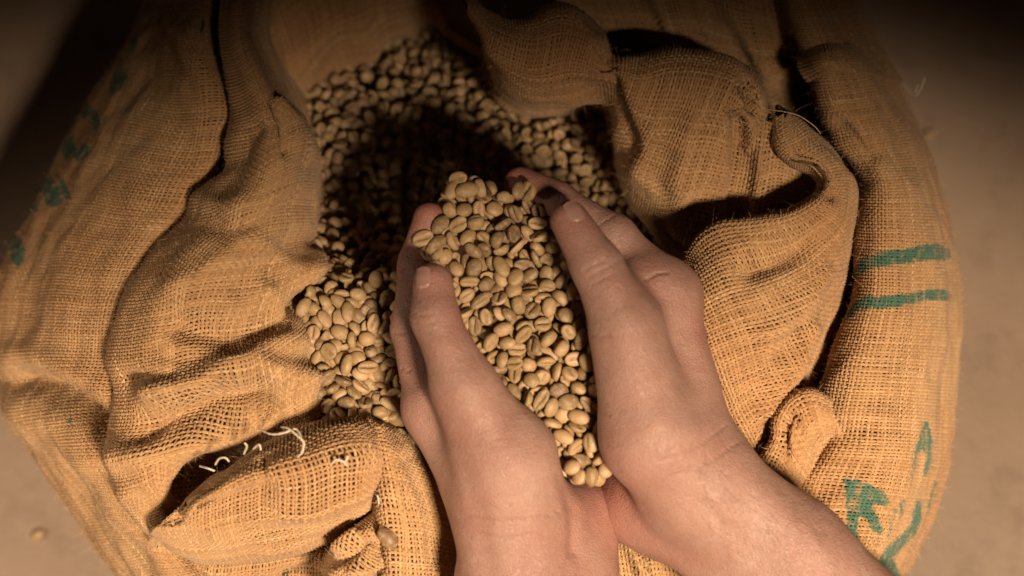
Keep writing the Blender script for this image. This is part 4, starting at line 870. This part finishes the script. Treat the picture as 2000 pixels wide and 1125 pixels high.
 (1, 4, -1030, -761, 380, 15, -45, 87, -12), (1, 0, -825, -372, 358, 99, 11, 9, 6), (2, 3, -609, -1000, 326, 12, 96, 18, -20), (2, 1, -673, -787, 340, 22, 83, 51, -2), (1, 3, -946, -614, 392, 8, -17, -81, 56),
 (1, 1, -1123, -342, 397, 12, 66, 73, 12), (2, 0, -789, -231, 323, 67, -8, -1, -74), (1, 2, -810, -541, 398, -11, -96, -14, 23), (1, 5, -1064, -261, 370, 48, 10, 18, 85), (1, 3, -976, -338, 376, 19, 8, 14, 97),
 (2, 3, -903, -806, 375, -45, -57, -52, -44), (1, 4, -739, -793, 386, 58, -80, 3, 15), (1, 2, -927, -527, 392, 56, 25, -20, -76), (1, 1, -970, -815, 410, 12, -91, 38, 11), (2, 1, -650, -256, 343, 39, 16, -4, 91),
 (1, 2, -925, -741, 399, 98, -17, -12, -5), (1, 5, -787, -280, 378, 4, 58, -80, -14),
]
recs = [(r[0], r[1], np.array(r[2:5])/10000.0, Quaternion(r[5:9]).normalized()) for r in RESTING]
GROUPS = {0: ('pale green coffee bean in the heap held by the two hands', 'beans heaped in the cupped hands'),
          1: ('green coffee bean lying in the open sack beside the hands', 'beans lying loose in the open sack')}
rb = np.random.default_rng(3)
def place_bean(v, loc, quat, label, group=None):
    o = obj('coffee_bean', HI[v][0]); o.rotation_mode = 'QUATERNION'
    o.location = loc; o.rotation_quaternion = quat
    o.scale = rb.uniform(0.80, 1.06, 3)
    tag(o, label, 'coffee bean', group); return o
SV, SF, SR, SG = [], [], [], []; sb = 0
def to_pile(v, loc, quat):
    global sb
    _, p3, f3, f4, gr = LO[v]
    R = np.array(Quaternion(quat).to_matrix())
    SV.append(p3@R.T+np.array(loc)); SR.append(np.full(len(p3), rb.random())); SG.append(gr*0.8)
    SF.append(np.array([f+(f[2],) for f in f3]+f4)+sb); sb += len(p3)
for kind, v, loc, quat in recs:
    if kind in (0, 1): place_bean(v, loc, quat, *GROUPS[kind])
    elif kind == 2: to_pile(v, loc, quat)
    elif kind == 3:
        to_pile(v, loc, quat)
# the beans just below the surface layer
def pile_z(px, py): return max(-102.0, 40-0.7*max(575-py, 0)-0.34*max(px-785, 0))-0.5*max(270-py, 0)
BED = [(622, 850), (612, 800), (596, 720), (590, 630), (590, 560), (606, 530), (590, 320), (560, 230), (520, 120), (540, 0), (700, -60), (930, 20), (1010, 140), (1180, 140), (1250, 300), (1400, 520), (1350, 760), (1290, 900), (1100, 970), (900, 970), (700, 890), (620, 870)]
for depth, step in ((2.0, 31.0), (8.0, 28.0), (14.0, 30.0)):
    gx, gy = np.meshgrid(np.arange(500, 1420, step), np.arange(-70, 990, step*0.82))
    q = np.stack([gx.ravel(), gy.ravel()], -1)+rb.uniform(-9, 9, (gx.size, 2))
    for x, y in q[inpoly(q, BED)]:
        if depth < 5 and y > 545 and x < 790: continue
        to_pile(int(rb.integers(6)), P(x, y, pile_z(x, y)-depth+rb.uniform(-1.5, 1.5)), Quaternion(rb.normal(size=4)).normalized())
if SV:
    V = np.concatenate(SV); F = np.concatenate(SF)
    t3 = F[F[:, 2] == F[:, 3]][:, :3]; q4 = F[F[:, 2] != F[:, 3]]
    F3 = np.concatenate([t3, q4[:, [0, 1, 2]], q4[:, [0, 2, 3]]])
    me = mesh('coffee_bean_pile', V, F3); attr(me, 'rnd', np.concatenate(SR)); attr(me, 'groove', np.concatenate(SG))
    tag(obj('coffee_bean_pile', me, M_BEANS), 'dense mass of green coffee beans filling the sack', 'coffee beans', kind='stuff')

# single beans that stand out
def lone(v, px, py, z, ang, tilt, label, flip=False, scale=1.0, spin=0.0):
    q = Quaternion((0, 0, 1), math.radians(ang))@Quaternion((0, 1, 0), math.radians(tilt))@Quaternion((1, 0, 0), math.radians((180 if flip else 0)+spin))
    o = place_bean(v, P(px, py, z), q, label); o.scale = (scale,)*3
    return o
lone(0, 826, 466, 90, 25, -8, 'bean balanced on the straight index finger, leftmost of the held heap', True, 1.05)
lone(1, 848, 492, 92, 60, 20, 'bean leaning on the heap just above the left thumbnail', True)
lone(3, 735, 545, 38, 75, -30, 'bright bean standing proud of the shaded beans left of the hands', False)
lone(2, 757, 1051, 55, -45, 10, 'single bean lying on the burlap fold at the bottom, beside the wrist', False, 1.05)
lone(0, 894, 350, 96, 10, -35, 'highest bean at the far tip of the held heap', True, 1.0, 30)
lone(5, 884, 372, 95, 70, 20, 'slim upright bean second from the far tip of the heap', False)
lone(2, 912, 372, 97, 15, 10, 'pale smooth bean lying just below the tip of the heap', False, 1.05)
lone(1, 1030, 374, 102, 60, -35, 'bean resting against the long fingertip at the far right of the heap', True, 1.1, -35)
lone(0, 1012, 372, 100, 75, 25, 'bean tucked beside the one leaning on the long fingertip', False, 1.0, 50)
lone(0, 74, 1045, -376, 40, 0, 'lone blurred bean on the bare floor at the lower left', False)
lone(2, 1818, 262, -376, 20, 0, 'blurred bean on the dim floor right of the sack', True)
